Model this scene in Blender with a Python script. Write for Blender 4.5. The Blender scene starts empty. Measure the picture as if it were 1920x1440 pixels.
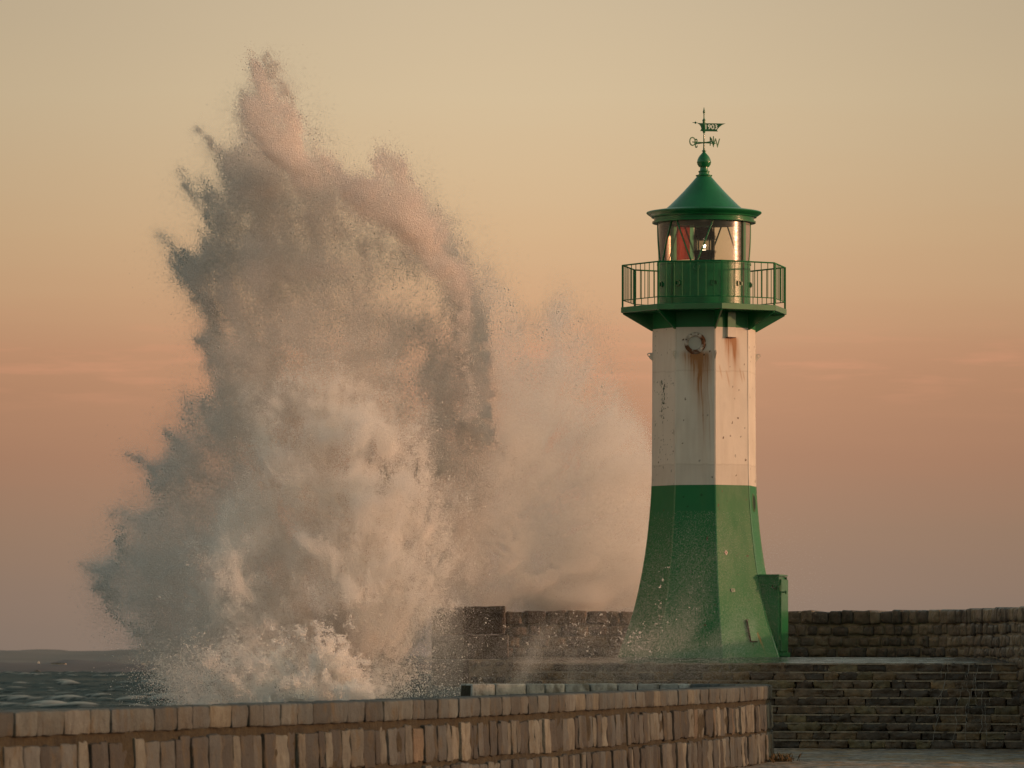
import bpy, math, random
import numpy as np
from mathutils import Vector, Matrix
R = math.radians
random.seed(7)
rng = np.random.default_rng(11)

# ------------------------------------------------------------------ camera, sky, sun, exposure
EYE = 7.0                      # height of the eye above the sea (m)
F = 9800.0                     # focal length in photo pixels (1920 wide)
HOR = 1228.0                   # photo row of eye level
sc = bpy.context.scene
COL = sc.collection
cam = bpy.data.cameras.new('camera')
camo = bpy.data.objects.new('camera', cam)
COL.objects.link(camo)
camo.location = (0, 0, EYE)
camo.rotation_euler = (R(90), 0, 0)
cam.sensor_width = 36
cam.lens = F / 1920 * 36
cam.shift_y = (HOR - 720) / 1920
cam.clip_start = 1
cam.clip_end = 60000
cam.dof.use_dof = True
cam.dof.focus_distance = 140
cam.dof.aperture_fstop = 4.8
sc.camera = camo

SUN_EL, SUN_AZ = 7.5, 94.0     # degrees; azimuth to the right of the view direction
w = bpy.data.worlds.new("World")
sc.world = w
w.use_nodes = True
nt = w.node_tree
for n in list(nt.nodes): nt.nodes.remove(n)
def N(t, typ, **k):
    n = t.nodes.new(typ)
    for a, v in k.items(): setattr(n, a, v)
    return n
def lin(c):
    return tuple(((x / 255) / 12.92 if x <= 10 else (((x / 255) + .055) / 1.055) ** 2.4) for x in c)
out = N(nt, 'ShaderNodeOutputWorld')
bg = N(nt, 'ShaderNodeBackground'); bg.inputs['Strength'].default_value = 0.1
nt.links.new(bg.outputs[0], out.inputs['Surface'])
sky = N(nt, 'ShaderNodeTexSky', sky_type='NISHITA', sun_disc=False, sun_elevation=R(SUN_EL), sun_rotation=R(SUN_AZ))
sky.altitude = 10; sky.air_density = 1.0; sky.dust_density = 2.0; sky.ozone_density = 1.0
tc = N(nt, 'ShaderNodeTexCoord')
sep = N(nt, 'ShaderNodeSeparateXYZ'); nt.links.new(tc.outputs['Generated'], sep.inputs[0])
ramp = N(nt, 'ShaderNodeValToRGB')
SKY = [(1228, (142, 124, 110)), (1130, (151, 128, 111)), (1000, (163, 132, 109)), (860, (178, 135, 107)),
       (730, (192, 144, 111)), (660, (200, 151, 116)), (560, (208, 166, 127)), (440, (211, 176, 136)),
       (330, (211, 182, 144)), (180, (210, 187, 152)), (0, (203, 183, 152)), (-330, (150, 150, 140))]
ZR = 0.16
el = ramp.color_ramp.elements
while len(el) > 1: el.remove(el[-1])
for i, (py, c) in enumerate(SKY):
    z = (HOR - py) / F; z = z / math.sqrt(1 + z * z)
    e = el[0] if i == 0 else el.new(z / ZR)
    e.position = z / ZR
    e.color = (*lin(c), 1)
# low frequency drift of the bands, so they are not ruled lines
nz = N(nt, 'ShaderNodeTexNoise'); nz.inputs['Scale'].default_value = 1.0; nz.inputs['Detail'].default_value = 4
mp = N(nt, 'ShaderNodeMapping'); mp.inputs['Scale'].default_value = (22, 22, 190)
nt.links.new(tc.outputs['Generated'], mp.inputs[0]); nt.links.new(mp.outputs[0], nz.inputs['Vector'])
def math_(t, op, a=None, b=None, c=None, clamp=False):
    n = N(t, 'ShaderNodeMath', operation=op); n.use_clamp = clamp
    for i, v in enumerate((a, b, c)):
        if v is None: continue
        if isinstance(v, (int, float)): n.inputs[i].default_value = v
        else: t.links.new(v, n.inputs[i])
    return n.outputs[0]
zz = math_(nt, 'MULTIPLY_ADD', nz.outputs[0], 0.0045, sep.outputs['Z'])
zz = math_(nt, 'SUBTRACT', zz, 0.00225)
nt.links.new(math_(nt, 'DIVIDE', zz, ZR, clamp=True), ramp.inputs[0])
# thin lit cloud wisps low in the sky
nz2 = N(nt, 'ShaderNodeTexNoise'); nz2.inputs['Scale'].default_value = 1.0; nz2.inputs['Detail'].default_value = 6; nz2.inputs['Roughness'].default_value = .55
mp2 = N(nt, 'ShaderNodeMapping'); mp2.inputs['Scale'].default_value = (46, 46, 400); mp2.inputs['Location'].default_value = (3.1, 0, 5.4)
nt.links.new(tc.outputs['Generated'], mp2.inputs[0]); nt.links.new(mp2.outputs[0], nz2.inputs['Vector'])
wz = math_(nt, 'SUBTRACT', sep.outputs['Z'], 0.0555); wz = math_(nt, 'DIVIDE', wz, 0.0065); wz = math_(nt, 'MULTIPLY', wz, wz)
wz = math_(nt, 'POWER', 2.718, math_(nt, 'MULTIPLY', wz, -1.0))
wisp = math_(nt, 'MULTIPLY', math_(nt, 'MULTIPLY', math_(nt, 'SUBTRACT', nz2.outputs[0], 0.50, clamp=True), 4.0, clamp=True), wz)
mixw = N(nt, 'ShaderNodeMix', data_type='RGBA'); nt.links.new(math_(nt, 'MULTIPLY', wisp, 0.6), mixw.inputs[0])
nt.links.new(ramp.outputs[0], mixw.inputs[6]); mixw.inputs[7].default_value = (*lin((226, 160, 124)), 1)
# the sky is a little brighter ahead than to the sides
gx = math_(nt, 'SUBTRACT', sep.outputs['X'], 0.0); gx = math_(nt, 'DIVIDE', gx, 0.085); gx = math_(nt, 'MULTIPLY', gx, gx)
gx = math_(nt, 'POWER', 2.718, math_(nt, 'MULTIPLY', gx, -1.0)); gx = math_(nt, 'MULTIPLY_ADD', gx, 2.4, 7.9)
# sunset glow low in the sky on the sun's side, far out of frame to the right
glow = math_(nt, 'SUBTRACT', sep.outputs['X'], 0.35, clamp=True); glow = math_(nt, 'DIVIDE', glow, 0.65, clamp=True); glow = math_(nt, 'POWER', glow, 2.0)
gx = math_(nt, 'MULTIPLY_ADD', glow, 17.0, gx)
vm = N(nt, 'ShaderNodeVectorMath', operation='SCALE'); nt.links.new(mixw.outputs[2], vm.inputs[0]); nt.links.new(gx, vm.inputs['Scale'])
hi = N(nt, 'ShaderNodeMapRange', interpolation_type='SMOOTHSTEP'); hi.inputs[1].default_value = .135; hi.inputs[2].default_value = .36
nt.links.new(sep.outputs['Z'], hi.inputs[0])
mx = N(nt, 'ShaderNodeMix', data_type='RGBA'); nt.links.new(hi.outputs[0], mx.inputs[0])
nt.links.new(vm.outputs[0], mx.inputs[6])
# white balance of the high sky: the photograph's shade is neutral, not blue
wb = N(nt, 'ShaderNodeVectorMath', operation='MULTIPLY'); nt.links.new(sky.outputs[0], wb.inputs[0]); wb.inputs[1].default_value = (2.75, 2.3, 1.56)
nt.links.new(wb.outputs[0], mx.inputs[7])
nt.links.new(mx.outputs[2], bg.inputs['Color'])

sd = bpy.data.lights.new('sun', 'SUN'); sd.energy = 2.35; sd.angle = R(1.6); sd.color = (1.0, .46, .25)
so = bpy.data.objects.new('sun', sd); COL.objects.link(so)
sundir = Vector((math.sin(R(SUN_AZ)) * math.cos(R(SUN_EL)), math.cos(R(SUN_AZ)) * math.cos(R(SUN_EL)), math.sin(R(SUN_EL))))
so.rotation_euler = sundir.to_track_quat('Z', 'Y').to_euler()

sc.view_settings.view_transform = 'Standard'; sc.view_settings.look = 'None'
sc.view_settings.exposure = 0; sc.view_settings.gamma = 1
sc.cycles.max_bounces = 8; sc.cycles.diffuse_bounces = 6; sc.cycles.transparent_max_bounces = 12
sc.cycles.glossy_bounces = 3; sc.cycles.transmission_bounces = 4
sc.cycles.caustics_reflective = False; sc.cycles.caustics_refractive = False
sc.cycles.use_denoising = True; sc.cycles.denoiser = 'OPENIMAGEDENOISE'; sc.cycles.denoising_prefilter = 'ACCURATE'

# ------------------------------------------------------------------ helpers
def hsh(ix, iy, iz, seed):
    h = (ix.astype(np.int64) * 374761393 + iy.astype(np.int64) * 668265263 + iz.astype(np.int64) * 2147483647 + seed * 1274126177) & 0xffffffff
    h = ((h ^ (h >> 13)) * 1274126177) & 0xffffffff
    h = ((h ^ (h >> 16)) * 2246822519) & 0xffffffff
    return ((h ^ (h >> 15)) & 0xffffff) / float(0xffffff)
def vn(x, y, z, seed=0):
    x = np.asarray(x, float); y = np.asarray(y, float) + 0 * x; z = np.asarray(z, float) + 0 * x
    fx, fy, fz = np.floor(x), np.floor(y), np.floor(z)
    tx, ty, tz = x - fx, y - fy, z - fz
    tx = tx * tx * (3 - 2 * tx); ty = ty * ty * (3 - 2 * ty); tz = tz * tz * (3 - 2 * tz)
    r = 0
    for a in (0, 1):
        wa = tx if a else 1 - tx
        for b in (0, 1):
            wb = ty if b else 1 - ty
            for c in (0, 1):
                r = r + wa * wb * (tz if c else 1 - tz) * hsh(fx + a, fy + b, fz + c, seed)
    return r * 2 - 1
def fbm(x, y, z, o=4, seed=0, g=.5):
    r = 0; a = 1; t = 0
    for k in range(o):
        r = r + a * vn(x * 2 ** k + 17.3 * k, y * 2 ** k, z * 2 ** k, seed + k); t += a; a *= g
    return r / t * 1.6
def sstep(a, b, x):
    t = np.clip((x - a) / (b - a), 0, 1); return t * t * (3 - 2 * t)

def tag(o, label=None, cat=None, group=None, kind=None):
    if label: o['label'] = label
    if cat: o['category'] = cat
    if group: o['group'] = group
    if kind: o['kind'] = kind
    return o
class MB:
    def __init__(s): s.v = []; s.f = []; s.mi = []; s.c = []; s.n = 0; s.hc = False
    def add(s, v, f, mi=0, col=None):
        v = np.asarray(v, float).reshape(-1, 3)
        s.v.append(v)
        for q in f: s.f.append(tuple(int(i) + s.n for i in q)); s.mi.append(mi)
        if col is not None:
            col = np.asarray(col, float); s.hc = True
            if col.ndim == 1: col = np.tile(col, (len(v), 1))
            s.c.append(col[:, :3])
        else: s.c.append(np.tile([.5, .5, .5], (len(v), 1)))
        s.n += len(v); return s
    def box(s, c, d, rz=0, mi=0, col=None):
        x, y, z = (k / 2 for k in d)
        v = np.array([(a * x, b * y, e * z) for a in (-1, 1) for b in (-1, 1) for e in (-1, 1)])
        ca, sa = math.cos(rz), math.sin(rz)
        v = np.column_stack([v[:, 0] * ca - v[:, 1] * sa, v[:, 0] * sa + v[:, 1] * ca, v[:, 2]]) + np.array(c)
        return s.add(v, [(0, 1, 3, 2), (4, 6, 7, 5), (0, 4, 5, 1), (2, 3, 7, 6), (0, 2, 6, 4), (1, 5, 7, 3)], mi, col)
    def lathe(s, prof, seg=48, a0=0, a1=2 * math.pi, mi=0, phase=0):
        full = abs(a1 - a0 - 2 * math.pi) < 1e-6
        n = seg if full else seg + 1
        v = []
        for r, z in prof:
            for i in range(n):
                t = a0 + (a1 - a0) * i / seg + phase
                v.append((r * math.sin(t), -r * math.cos(t), z))
        f = []
        for j in range(len(prof) - 1):
            for i in range(seg):
                k = (i + 1) % n
                f.append((j * n + i, j * n + k, (j + 1) * n + k, (j + 1) * n + i))
        return s.add(v, f, mi)
    def bar(s, a, b, r, seg=8, r2=None, mi=0, col=None):
        a, b = Vector(a), Vector(b); d = (b - a).normalized(); r2 = r if r2 is None else r2
        u = d.orthogonal().normalized(); w_ = d.cross(u)
        v = [a + (u * math.cos(t) + w_ * math.sin(t)) * r for t in [2 * math.pi * i / seg for i in range(seg)]]
        v += [b + (u * math.cos(t) + w_ * math.sin(t)) * r2 for t in [2 * math.pi * i / seg for i in range(seg)]]
        f = [(i, (i + 1) % seg, seg + (i + 1) % seg, seg + i) for i in range(seg)] + [tuple(range(seg))[::-1], tuple(range(seg, 2 * seg))]
        return s.add([tuple(q) for q in v], f, mi, col)
    def prism(s, pts, e, mi=0, col=None):       # planar polygon pts (3d), extruded by vector e
        n = len(pts); p = np.array(pts, float); q = p + np.array(e)
        f = [tuple(range(n))[::-1], tuple(range(n, 2 * n))] + [(i, (i + 1) % n, n + (i + 1) % n, n + i) for i in range(n)]
        return s.add(np.vstack([p, q]), f, mi, col)
    def build(s, name, mats, parent=None, smooth=None, loc=None):
        me = bpy.data.meshes.new(name)
        v = np.vstack(s.v)
        me.from_pydata([tuple(x) for x in v], [], s.f)
        for m in (mats if isinstance(mats, (list, tuple)) else [mats]): me.materials.append(m)
        if any(s.mi): me.polygons.foreach_set('material_index', s.mi)
        if s.hc:
            ca = me.color_attributes.new('Col', 'FLOAT_COLOR', 'POINT')
            c = np.column_stack([np.vstack(s.c), np.ones(len(v))]).astype(np.float32)
            ca.data.foreach_set('color', c.ravel())
        me.update()
        if smooth is not None:
            me.polygons.foreach_set('use_smooth', [True] * len(me.polygons))
            try: me.set_sharp_from_angle(angle=R(smooth))
            except Exception: pass
        o = bpy.data.objects.new(name, me); COL.objects.link(o)
        if parent: o.parent = parent
        if loc: o.location = loc
        return o
def empty(name, loc, rz=0, parent=None):
    o = bpy.data.objects.new(name, None); COL.objects.link(o); o.location = loc; o.rotation_euler = (0, 0, rz); o.empty_display_size = .2
    if parent: o.parent = parent
    return o

def material(name, base=(.5, .5, .5), rough=.6, attr=False, var=.15, vscale=4, bump=0.0, bscale=20, metallic=0, coat=0,
             rvar=0.0, spec=.5, bdist=.02, streak=None, emis=None):
    m = bpy.data.materials.new(name); m.use_nodes = True; t = m.node_tree
    p = t.nodes['Principled BSDF']
    p.inputs['Roughness'].default_value = rough; p.inputs['Metallic'].default_value = metallic
    p.inputs['Specular IOR Level'].default_value = spec; p.inputs['Coat Weight'].default_value = coat
    p.inputs['Coat Roughness'].default_value = .08
    co = N(t, 'ShaderNodeTexCoord')
    src = co.outputs['Object']
    if streak:
        mpn = N(t, 'ShaderNodeMapping'); mpn.inputs['Scale'].default_value = streak; t.links.new(src, mpn.inputs[0]); src2 = mpn.outputs[0]
    else: src2 = src
    nn = N(t, 'ShaderNodeTexNoise'); nn.inputs['Scale'].default_value = vscale; nn.inputs['Detail'].default_value = 5; t.links.new(src2, nn.inputs['Vector'])
    mr = N(t, 'ShaderNodeMapRange'); mr.inputs[1].default_value = .25; mr.inputs[2].default_value = .75
    mr.inputs[3].default_value = 1 - var; mr.inputs[4].default_value = 1 + var; t.links.new(nn.outputs[0], mr.inputs[0])
    if attr:
        at = N(t, 'ShaderNodeAttribute', attribute_name='Col'); bc = at.outputs['Color']
    else:
        rg = N(t, 'ShaderNodeRGB'); rg.outputs[0].default_value = (*base, 1); bc = rg.outputs[0]
    sc_ = N(t, 'ShaderNodeVectorMath', operation='SCALE'); t.links.new(bc, sc_.inputs[0]); t.links.new(mr.outputs[0], sc_.inputs['Scale'])
    t.links.new(sc_.outputs[0], p.inputs['Base Color'])
    if bump:
        bn = N(t, 'ShaderNodeTexNoise'); bn.inputs['Scale'].default_value = bscale; bn.inputs['Detail'].default_value = 8; bn.inputs['Roughness'].default_value = .6
        t.links.new(src, bn.inputs['Vector'])
        b = N(t, 'ShaderNodeBump'); b.inputs['Strength'].default_value = bump; b.inputs['Distance'].default_value = bdist
        t.links.new(bn.outputs[0], b.inputs['Height']); t.links.new(b.outputs[0], p.inputs['Normal'])
        if coat: t.links.new(b.outputs[0], p.inputs['Coat Normal'])
    if rvar:
        r2 = N(t, 'ShaderNodeMapRange'); r2.inputs[1].default_value = .3; r2.inputs[2].default_value = .7
        r2.inputs[3].default_value = max(.03, rough - rvar); r2.inputs[4].default_value = rough + rvar
        t.links.new(nn.outputs[0], r2.inputs[0]); t.links.new(r2.outputs[0], p.inputs['Roughness'])
    if emis:
        p.inputs['Emission Color'].default_value = (*emis[0], 1); p.inputs['Emission Strength'].default_value = emis[1]
    return m

GREEN = (.009, .165, .054)
WHITE = (.70, .67, .60)
M = {}
M['shaft'] = material('tower_paint', attr=True, rough=.45, spec=.32, var=.07, vscale=1.3, bump=.12, bscale=6, bdist=.03, rvar=.08)
M['green'] = material('green_gloss_paint', GREEN, rough=.3, var=.22, vscale=2.2, bump=.25, bscale=30, bdist=.004, coat=.3)
M['railgreen'] = material('green_rail_paint', GREEN, rough=.55, var=.2, spec=.25)
M['drumgreen'] = material('green_wet_enamel', GREEN, rough=.27, var=.2, vscale=3, bump=.8, bscale=34, bdist=.006, coat=.0)
M['greendark'] = material('old_green_paint', (.01, .12, .035), rough=.45, var=.25, bump=.2, bscale=25, bdist=.004)
M['darkseam'] = material('dark_seam', (.012, .03, .012), rough=.6)
M['steel'] = material('grey_steel', (.16, .15, .14), rough=.5, metallic=.3)
M['rust'] = material('rusty_iron', attr=True, rough=.75, var=.3, vscale=14, bump=.5, bscale=40, bdist=.01)
M['pane'] = material('pale_port_glass', (.42, .47, .44), rough=.12, var=.05)
M['paneDark'] = material('dark_port_glass', (.008, .03, .015), rough=.5, spec=.1, var=.05)
M['sticker'] = material('white_sticker', (.6, .55, .5), rough=.5)
M['pinkmark'] = material('faded_red_print', (.25, .06, .05), rough=.6)
M['lens'] = material('lens_prism_glass', (.06, .06, .05), rough=.08, var=.3, metallic=.35, spec=1)
M['shutter'] = material('grey_shutter_panel', (.30, .26, .22), rough=.35, var=.12)
M['lamp'] = material('lit_lamp', (1, 1, 1), emis=((1, .82, .6), 22))

def stain(m, col, scale, lo, hi, amt, vec=(1, 1, 1)):
    t = m.node_tree; p = t.nodes['Principled BSDF']; src = p.inputs['Base Color'].links[0].from_socket
    co = N(t, 'ShaderNodeTexCoord'); mp_ = N(t, 'ShaderNodeMapping'); mp_.inputs['Scale'].default_value = vec; t.links.new(co.outputs['Object'], mp_.inputs[0])
    n = N(t, 'ShaderNodeTexNoise'); n.inputs['Scale'].default_value = scale; n.inputs['Detail'].default_value = 7; n.inputs['Roughness'].default_value = .65; t.links.new(mp_.outputs[0], n.inputs['Vector'])
    r_ = N(t, 'ShaderNodeMapRange'); r_.inputs[1].default_value = lo; r_.inputs[2].default_value = hi; t.links.new(n.outputs[0], r_.inputs[0])
    x = N(t, 'ShaderNodeMix', data_type='RGBA'); t.links.new(math_(t, 'MULTIPLY', r_.outputs[0], amt), x.inputs[0]); t.links.new(src, x.inputs[6]); x.inputs[7].default_value = (*col, 1)
    t.links.new(x.outputs[2], p.inputs['Base Color'])
def thin_glass(name, tint, gl=.06, rough=.02, dens=1.0):
    m = bpy.data.materials.new(name); m.use_nodes = True; t = m.node_tree
    for n in list(t.nodes): t.nodes.remove(n)
    o = N(t, 'ShaderNodeOutputMaterial'); tr = N(t, 'ShaderNodeBsdfTransparent'); tr.inputs[0].default_value = (*tint, 1)
    g = N(t, 'ShaderNodeBsdfGlossy'); g.inputs['Roughness'].default_value = rough
    fr = N(t, 'ShaderNodeFresnel'); fr.inputs[0].default_value = 1.5
    mixs = N(t, 'ShaderNodeMixShader')
    bn = N(t, 'ShaderNodeTexNoise'); bn.inputs['Scale'].default_value = 9; co = N(t, 'ShaderNodeTexCoord'); t.links.new(co.outputs['Object'], bn.inputs['Vector'])
    b = N(t, 'ShaderNodeBump'); b.inputs['Strength'].default_value = .12; b.inputs['Distance'].default_value = .02; t.links.new(bn.outputs[0], b.inputs['Height'])
    t.links.new(b.outputs[0], g.inputs['Normal'])
    t.links.new(math_(t, 'MULTIPLY_ADD', fr.outputs[0], 1.3, gl - .04, clamp=True), mixs.inputs[0])
    t.links.new(tr.outputs[0], mixs.inputs[1]); t.links.new(g.outputs[0], mixs.inputs[2])
    if dens < 1:       # part of the light is scattered by the dyed glass
        d = N(t, 'ShaderNodeBsdfTranslucent'); d.inputs[0].default_value = (*tint, 1); m2 = N(t, 'ShaderNodeMixShader'); m2.inputs[0].default_value = dens
        t.links.new(d.outputs[0], m2.inputs[1]); t.links.new(mixs.outputs[0], m2.inputs[2]); t.links.new(m2.outputs[0], o.inputs[0])
    else: t.links.new(mixs.outputs[0], o.inputs[0])
    return m
M['glass'] = thin_glass('lantern_glass', (.88, .83, .74), rough=.2)
M['red'] = thin_glass('red_filter_glass', (.62, .10, .09), dens=.5)
M['teal'] = thin_glass('green_filter_glass', (.35, .95, .65), dens=.55)

# ------------------------------------------------------------------ stone work
class Path:
    def __init__(s, pts, side=1):
        p = np.array(pts, float)
        # Catmull-Rom resample
        q = []
        for i in range(len(p) - 1):
            a = p[max(i - 1, 0)]; b = p[i]; c = p[i + 1]; d = p[min(i + 2, len(p) - 1)]
            for t in np.linspace(0, 1, 24, endpoint=False):
                q.append(.5 * ((2 * b) + (-a + c) * t + (2 * a - 5 * b + 4 * c - d) * t * t + (-a + 3 * b - 3 * c + d) * t ** 3))
        q.append(p[-1]); s.q = np.array(q); s.L = np.concatenate([[0], np.cumsum(np.linalg.norm(np.diff(s.q, axis=0), axis=1))]); s.side = side
        tg = np.gradient(s.q, axis=0); tg /= np.linalg.norm(tg, axis=1)[:, None]
        s.nr = np.column_stack([tg[:, 1], -tg[:, 0]]) * side     # normal to the right of travel
        s.len = s.L[-1]
    def at(s, t, d):
        x = np.interp(t, s.L, s.q[:, 0]); y = np.interp(t, s.L, s.q[:, 1])
        nx = np.interp(t, s.L, s.nr[:, 0]); ny = np.interp(t, s.L, s.nr[:, 1]); m = np.sqrt(nx ** 2 + ny ** 2)
        ex = np.where(t > s.len, t - s.len, 0) + np.where(t < 0, t, 0)
        return np.column_stack([x + nx / m * d - s.side * ny / m * ex, y + ny / m * d + s.side * nx / m * ex])
_topo = {}
def topo(na, nb, nc):
    k = (na, nb, nc)
    if k in _topo: return _topo[k]
    idx = {}; pts = []
    def vid(i, j, l):
        if (i, j, l) not in idx: idx[(i, j, l)] = len(pts); pts.append((i, j, l))
        return idx[(i, j, l)]
    f = []
    for i in range(na):
        for j in range(nb):
            f.append((vid(i, j, 0), vid(i, j + 1, 0), vid(i + 1, j + 1, 0), vid(i + 1, j, 0)))
            f.append((vid(i, j, nc), vid(i + 1, j, nc), vid(i + 1, j + 1, nc), vid(i, j + 1, nc)))
    for i in range(na):
        for l in range(nc):
            f.append((vid(i, 0, l), vid(i + 1, 0, l), vid(i + 1, 0, l + 1), vid(i, 0, l + 1)))
            f.append((vid(i, nb, l), vid(i, nb, l + 1), vid(i + 1, nb, l + 1), vid(i + 1, nb, l)))
    for j in range(nb):
        for l in range(nc):
            f.append((vid(0, j, l), vid(0, j, l + 1), vid(0, j + 1, l + 1), vid(0, j + 1, l)))
            f.append((vid(na, j, l), vid(na, j + 1, l), vid(na, j + 1, l + 1), vid(na, j, l + 1)))
    _topo[k] = (np.array(pts), f); return _topo[k]
def stone(mb, path, s0, s1, d0, d1, z0, z1, r=.02, rough=.01, col=(.3, .27, .22), na=5, nb=3, nc=4, batter=0, mi=0, nscale=6, sc_col=.0, zref=0):
    pts, f = topo(na, nb, nc)
    h = np.array([(s1 - s0) / 2, (d1 - d0) / 2, (z1 - z0) / 2]); c = np.array([(s1 + s0) / 2, (d1 + d0) / 2, (z1 + z0) / 2])
    rr = min(r, *(h * .8))
    P = np.zeros((len(pts), 3))
    for a, n in enumerate((na, nb, nc)):
        g = np.concatenate([[-1], np.linspace(-(1 - rr / h[a]), 1 - rr / h[a], n - 1), [1]])
        P[:, a] = g[pts[:, a]] * h[a]
    q = np.clip(P, -(h - rr), h - rr); dd = P - q; l = np.linalg.norm(dd, axis=1); l[l == 0] = 1
    nrm = dd / l[:, None]
    P = q + nrm * rr + c
    if rough:
        o = random.random() * 50
        nn = vn((P[:, 0] + o) * nscale, P[:, 1] * nscale, P[:, 2] * nscale, 3) + .5 * vn((P[:, 0] + o) * nscale * 2.3, P[:, 1] * nscale * 2.3, P[:, 2] * nscale * 2.3, 5)
        P = P + nrm * (nn * rough)[:, None]
    dist = P[:, 1] + batter * (zref - P[:, 2])
    xy = path.at(P[:, 0], dist)
    colr = np.array(col) * np.ones((len(P), 1))
    mb.add(np.column_stack([xy, P[:, 2]]), f, mi, colr)
def courses(mb, path, s0, s1, zs, d0, d1, wid, gap, cols, r=.02, rough=.01, batter=0, jit=.0, na=5, nc=4, nb=3, zjit=0, setback=0, wts=None, zref=0, nscale=6, protr=0):
    """zs = list of (z0, z1); stones of random width in [wid] along the path."""
    for k, (z0, z1) in enumerate(zs):
        wd = wid[k] if isinstance(wid, list) else wid
        s = s0 - random.random() * wd[0] if s0 > 0 or True else s0
        s = s0
        first = True
        while s < s1 - .02:
            wv = random.uniform(*wd) * (random.uniform(.4, 1) if first else 1); first = False
            e = min(s + wv, s1)
            if s1 - e < wd[0] * .5: e = s1
            c = random.choices(cols, wts)[0]; v = random.uniform(.82, 1.18)
            dj = random.uniform(-protr, protr)
            stone(mb, path, s + gap / 2, e - gap / 2, d0, d1 + dj + setback * k, z0 + gap * .5 + random.uniform(-zjit, zjit), z1 - gap * .5 + random.uniform(-zjit, zjit),
                  r, rough, [x * v for x in c], na, nb, nc, batter, nscale=nscale, zref=zref)
            s = e
def core(mb, path, s0, s1, d0, d1, z0, z1, n=120, batter=0, zref=0, col=(.2, .14, .08), rough=0.0, mi=0):
    t = np.linspace(s0, s1, n); v = []; f = []
    zl = np.linspace(z0, z1, 9)
    ring = [(d1, z) for z in zl] + [(d0, z) for z in zl[::-1]]
    m = len(ring)
    for j, (d, z) in enumerate(ring):
        xy = path.at(t, np.full(n, d + (batter * (zref - z) if j < 9 else 0)) + rough * vn(t * 2.2, np.full(n, z * 2.5), 0, 9))
        v.append(np.column_stack([xy, np.full(n, z)]))
    v = np.array(v).transpose(1, 0, 2).reshape(-1, 3)
    for i in range(n - 1):
        for j in range(m):
            k = (j + 1) % m
            f.append((i * m + j, i * m + k, (i + 1) * m + k, (i + 1) * m + j))
    f.append(tuple(range(m))[::-1]); f.append(tuple((n - 1) * m + j for j in range(m)))
    mb.add(v, f, mi, col)

M['ashlar'] = material('weathered_ashlar', attr=True, rough=.75, var=.33, vscale=2.6, bump=.8, bscale=16, bdist=.03, streak=(2.2, 2.2, 1.3))
stain(M['ashlar'], (.075, .06, .03), 3.2, .50, .66, .7, (1, 1, .7)); stain(M['ashlar'], (.028, .027, .024), 5.5, .57, .68, .7, (1.5, 1.5, .5)); stain(M['ashlar'], (.035, .032, .026), .55, .46, .70, .6); stain(M['ashlar'], (.03, .027, .02), 22, .58, .70, .55)
M['joint'] = material('ochre_crumbling_mortar', attr=True, rough=.9, var=.55, vscale=5, bump=1, bscale=14, bdist=.05)
M['basalt'] = material('wet_dark_masonry', attr=True, rough=.4, var=.5, vscale=5, bump=.8, bscale=13, bdist=.05, rvar=.15)
M['wetcap'] = material('wet_slab_stone', (.10, .09, .08), rough=.22, var=.35, vscale=3, bump=.35, bscale=7, bdist=.02, rvar=.1)

TOPZ = EYE - .686; GZ = EYE - 2.43
near = Path([(-25.2, -6), (-22.2, 5), (-14.1, 35), (-6.28, 64), (-5.03, 68.6), (-3.62, 73.9), (-1.96, 80), (0, 88.5), (2.48, 101), (3.7, 106.7), (4.65, 111.6),
             (5.62, 117.5), (6.0, 121.4), (5.85, 124.6), (5.1, 126.6), (3.4, 127.6), (1.2, 127.3), (-1.25, 126.3)], side=1)
nw = empty('parapet_wall', (5, 118, GZ))
tag(nw, 'curved foreground sea wall of tan and grey ashlar blocks with ochre joints, ending in a rounded nose', 'wall')
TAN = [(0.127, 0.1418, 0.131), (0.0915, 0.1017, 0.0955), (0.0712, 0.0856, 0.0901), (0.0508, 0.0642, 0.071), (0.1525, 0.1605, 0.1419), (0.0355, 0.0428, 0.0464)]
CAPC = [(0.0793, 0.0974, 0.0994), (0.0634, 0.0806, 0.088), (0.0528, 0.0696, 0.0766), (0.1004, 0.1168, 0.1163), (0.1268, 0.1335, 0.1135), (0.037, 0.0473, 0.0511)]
C2 = TAN + [(.035, .04, .042), (.024, .027, .028), (.11, .09, .065)]
def detach(o, par):
    o.parent = par; o.matrix_parent_inverse = Matrix.Translation(par.location).inverted()
SN = near.len - 6.4
PALE = [(.46, .47, .45), (.38, .40, .39), (.52, .52, .49), (.42, .42, .40)]
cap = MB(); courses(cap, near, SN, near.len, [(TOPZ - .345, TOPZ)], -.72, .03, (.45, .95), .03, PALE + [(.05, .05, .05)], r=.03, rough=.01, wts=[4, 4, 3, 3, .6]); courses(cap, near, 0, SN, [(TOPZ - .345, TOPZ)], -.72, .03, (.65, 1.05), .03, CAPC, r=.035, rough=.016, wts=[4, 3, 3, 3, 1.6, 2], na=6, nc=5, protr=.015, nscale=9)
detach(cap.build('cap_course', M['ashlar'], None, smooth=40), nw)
fa = MB()
courses(fa, near, 0, near.len, [(TOPZ - 1.02, TOPZ - .425), (TOPZ - 1.74, TOPZ - 1.08)], -.66, -.005, [(.26, .72), (.26, .7)], .022, C2, r=.03, rough=.022, batter=.035, zref=TOPZ, wts=[4, 3, 3, 3, 2.5, 3.5, 4, 4, .8], na=6, nc=6, protr=.03, zjit=.03, nscale=9)
detach(fa.build('face_stones', M['ashlar'], None, smooth=40), nw)
jo = MB(); core(jo, near, 0, near.len, -.62, -.045, GZ - .1, TOPZ - .05, n=1600, batter=.035, zref=TOPZ, col=(.032, .027, .014), rough=.035)
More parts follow.
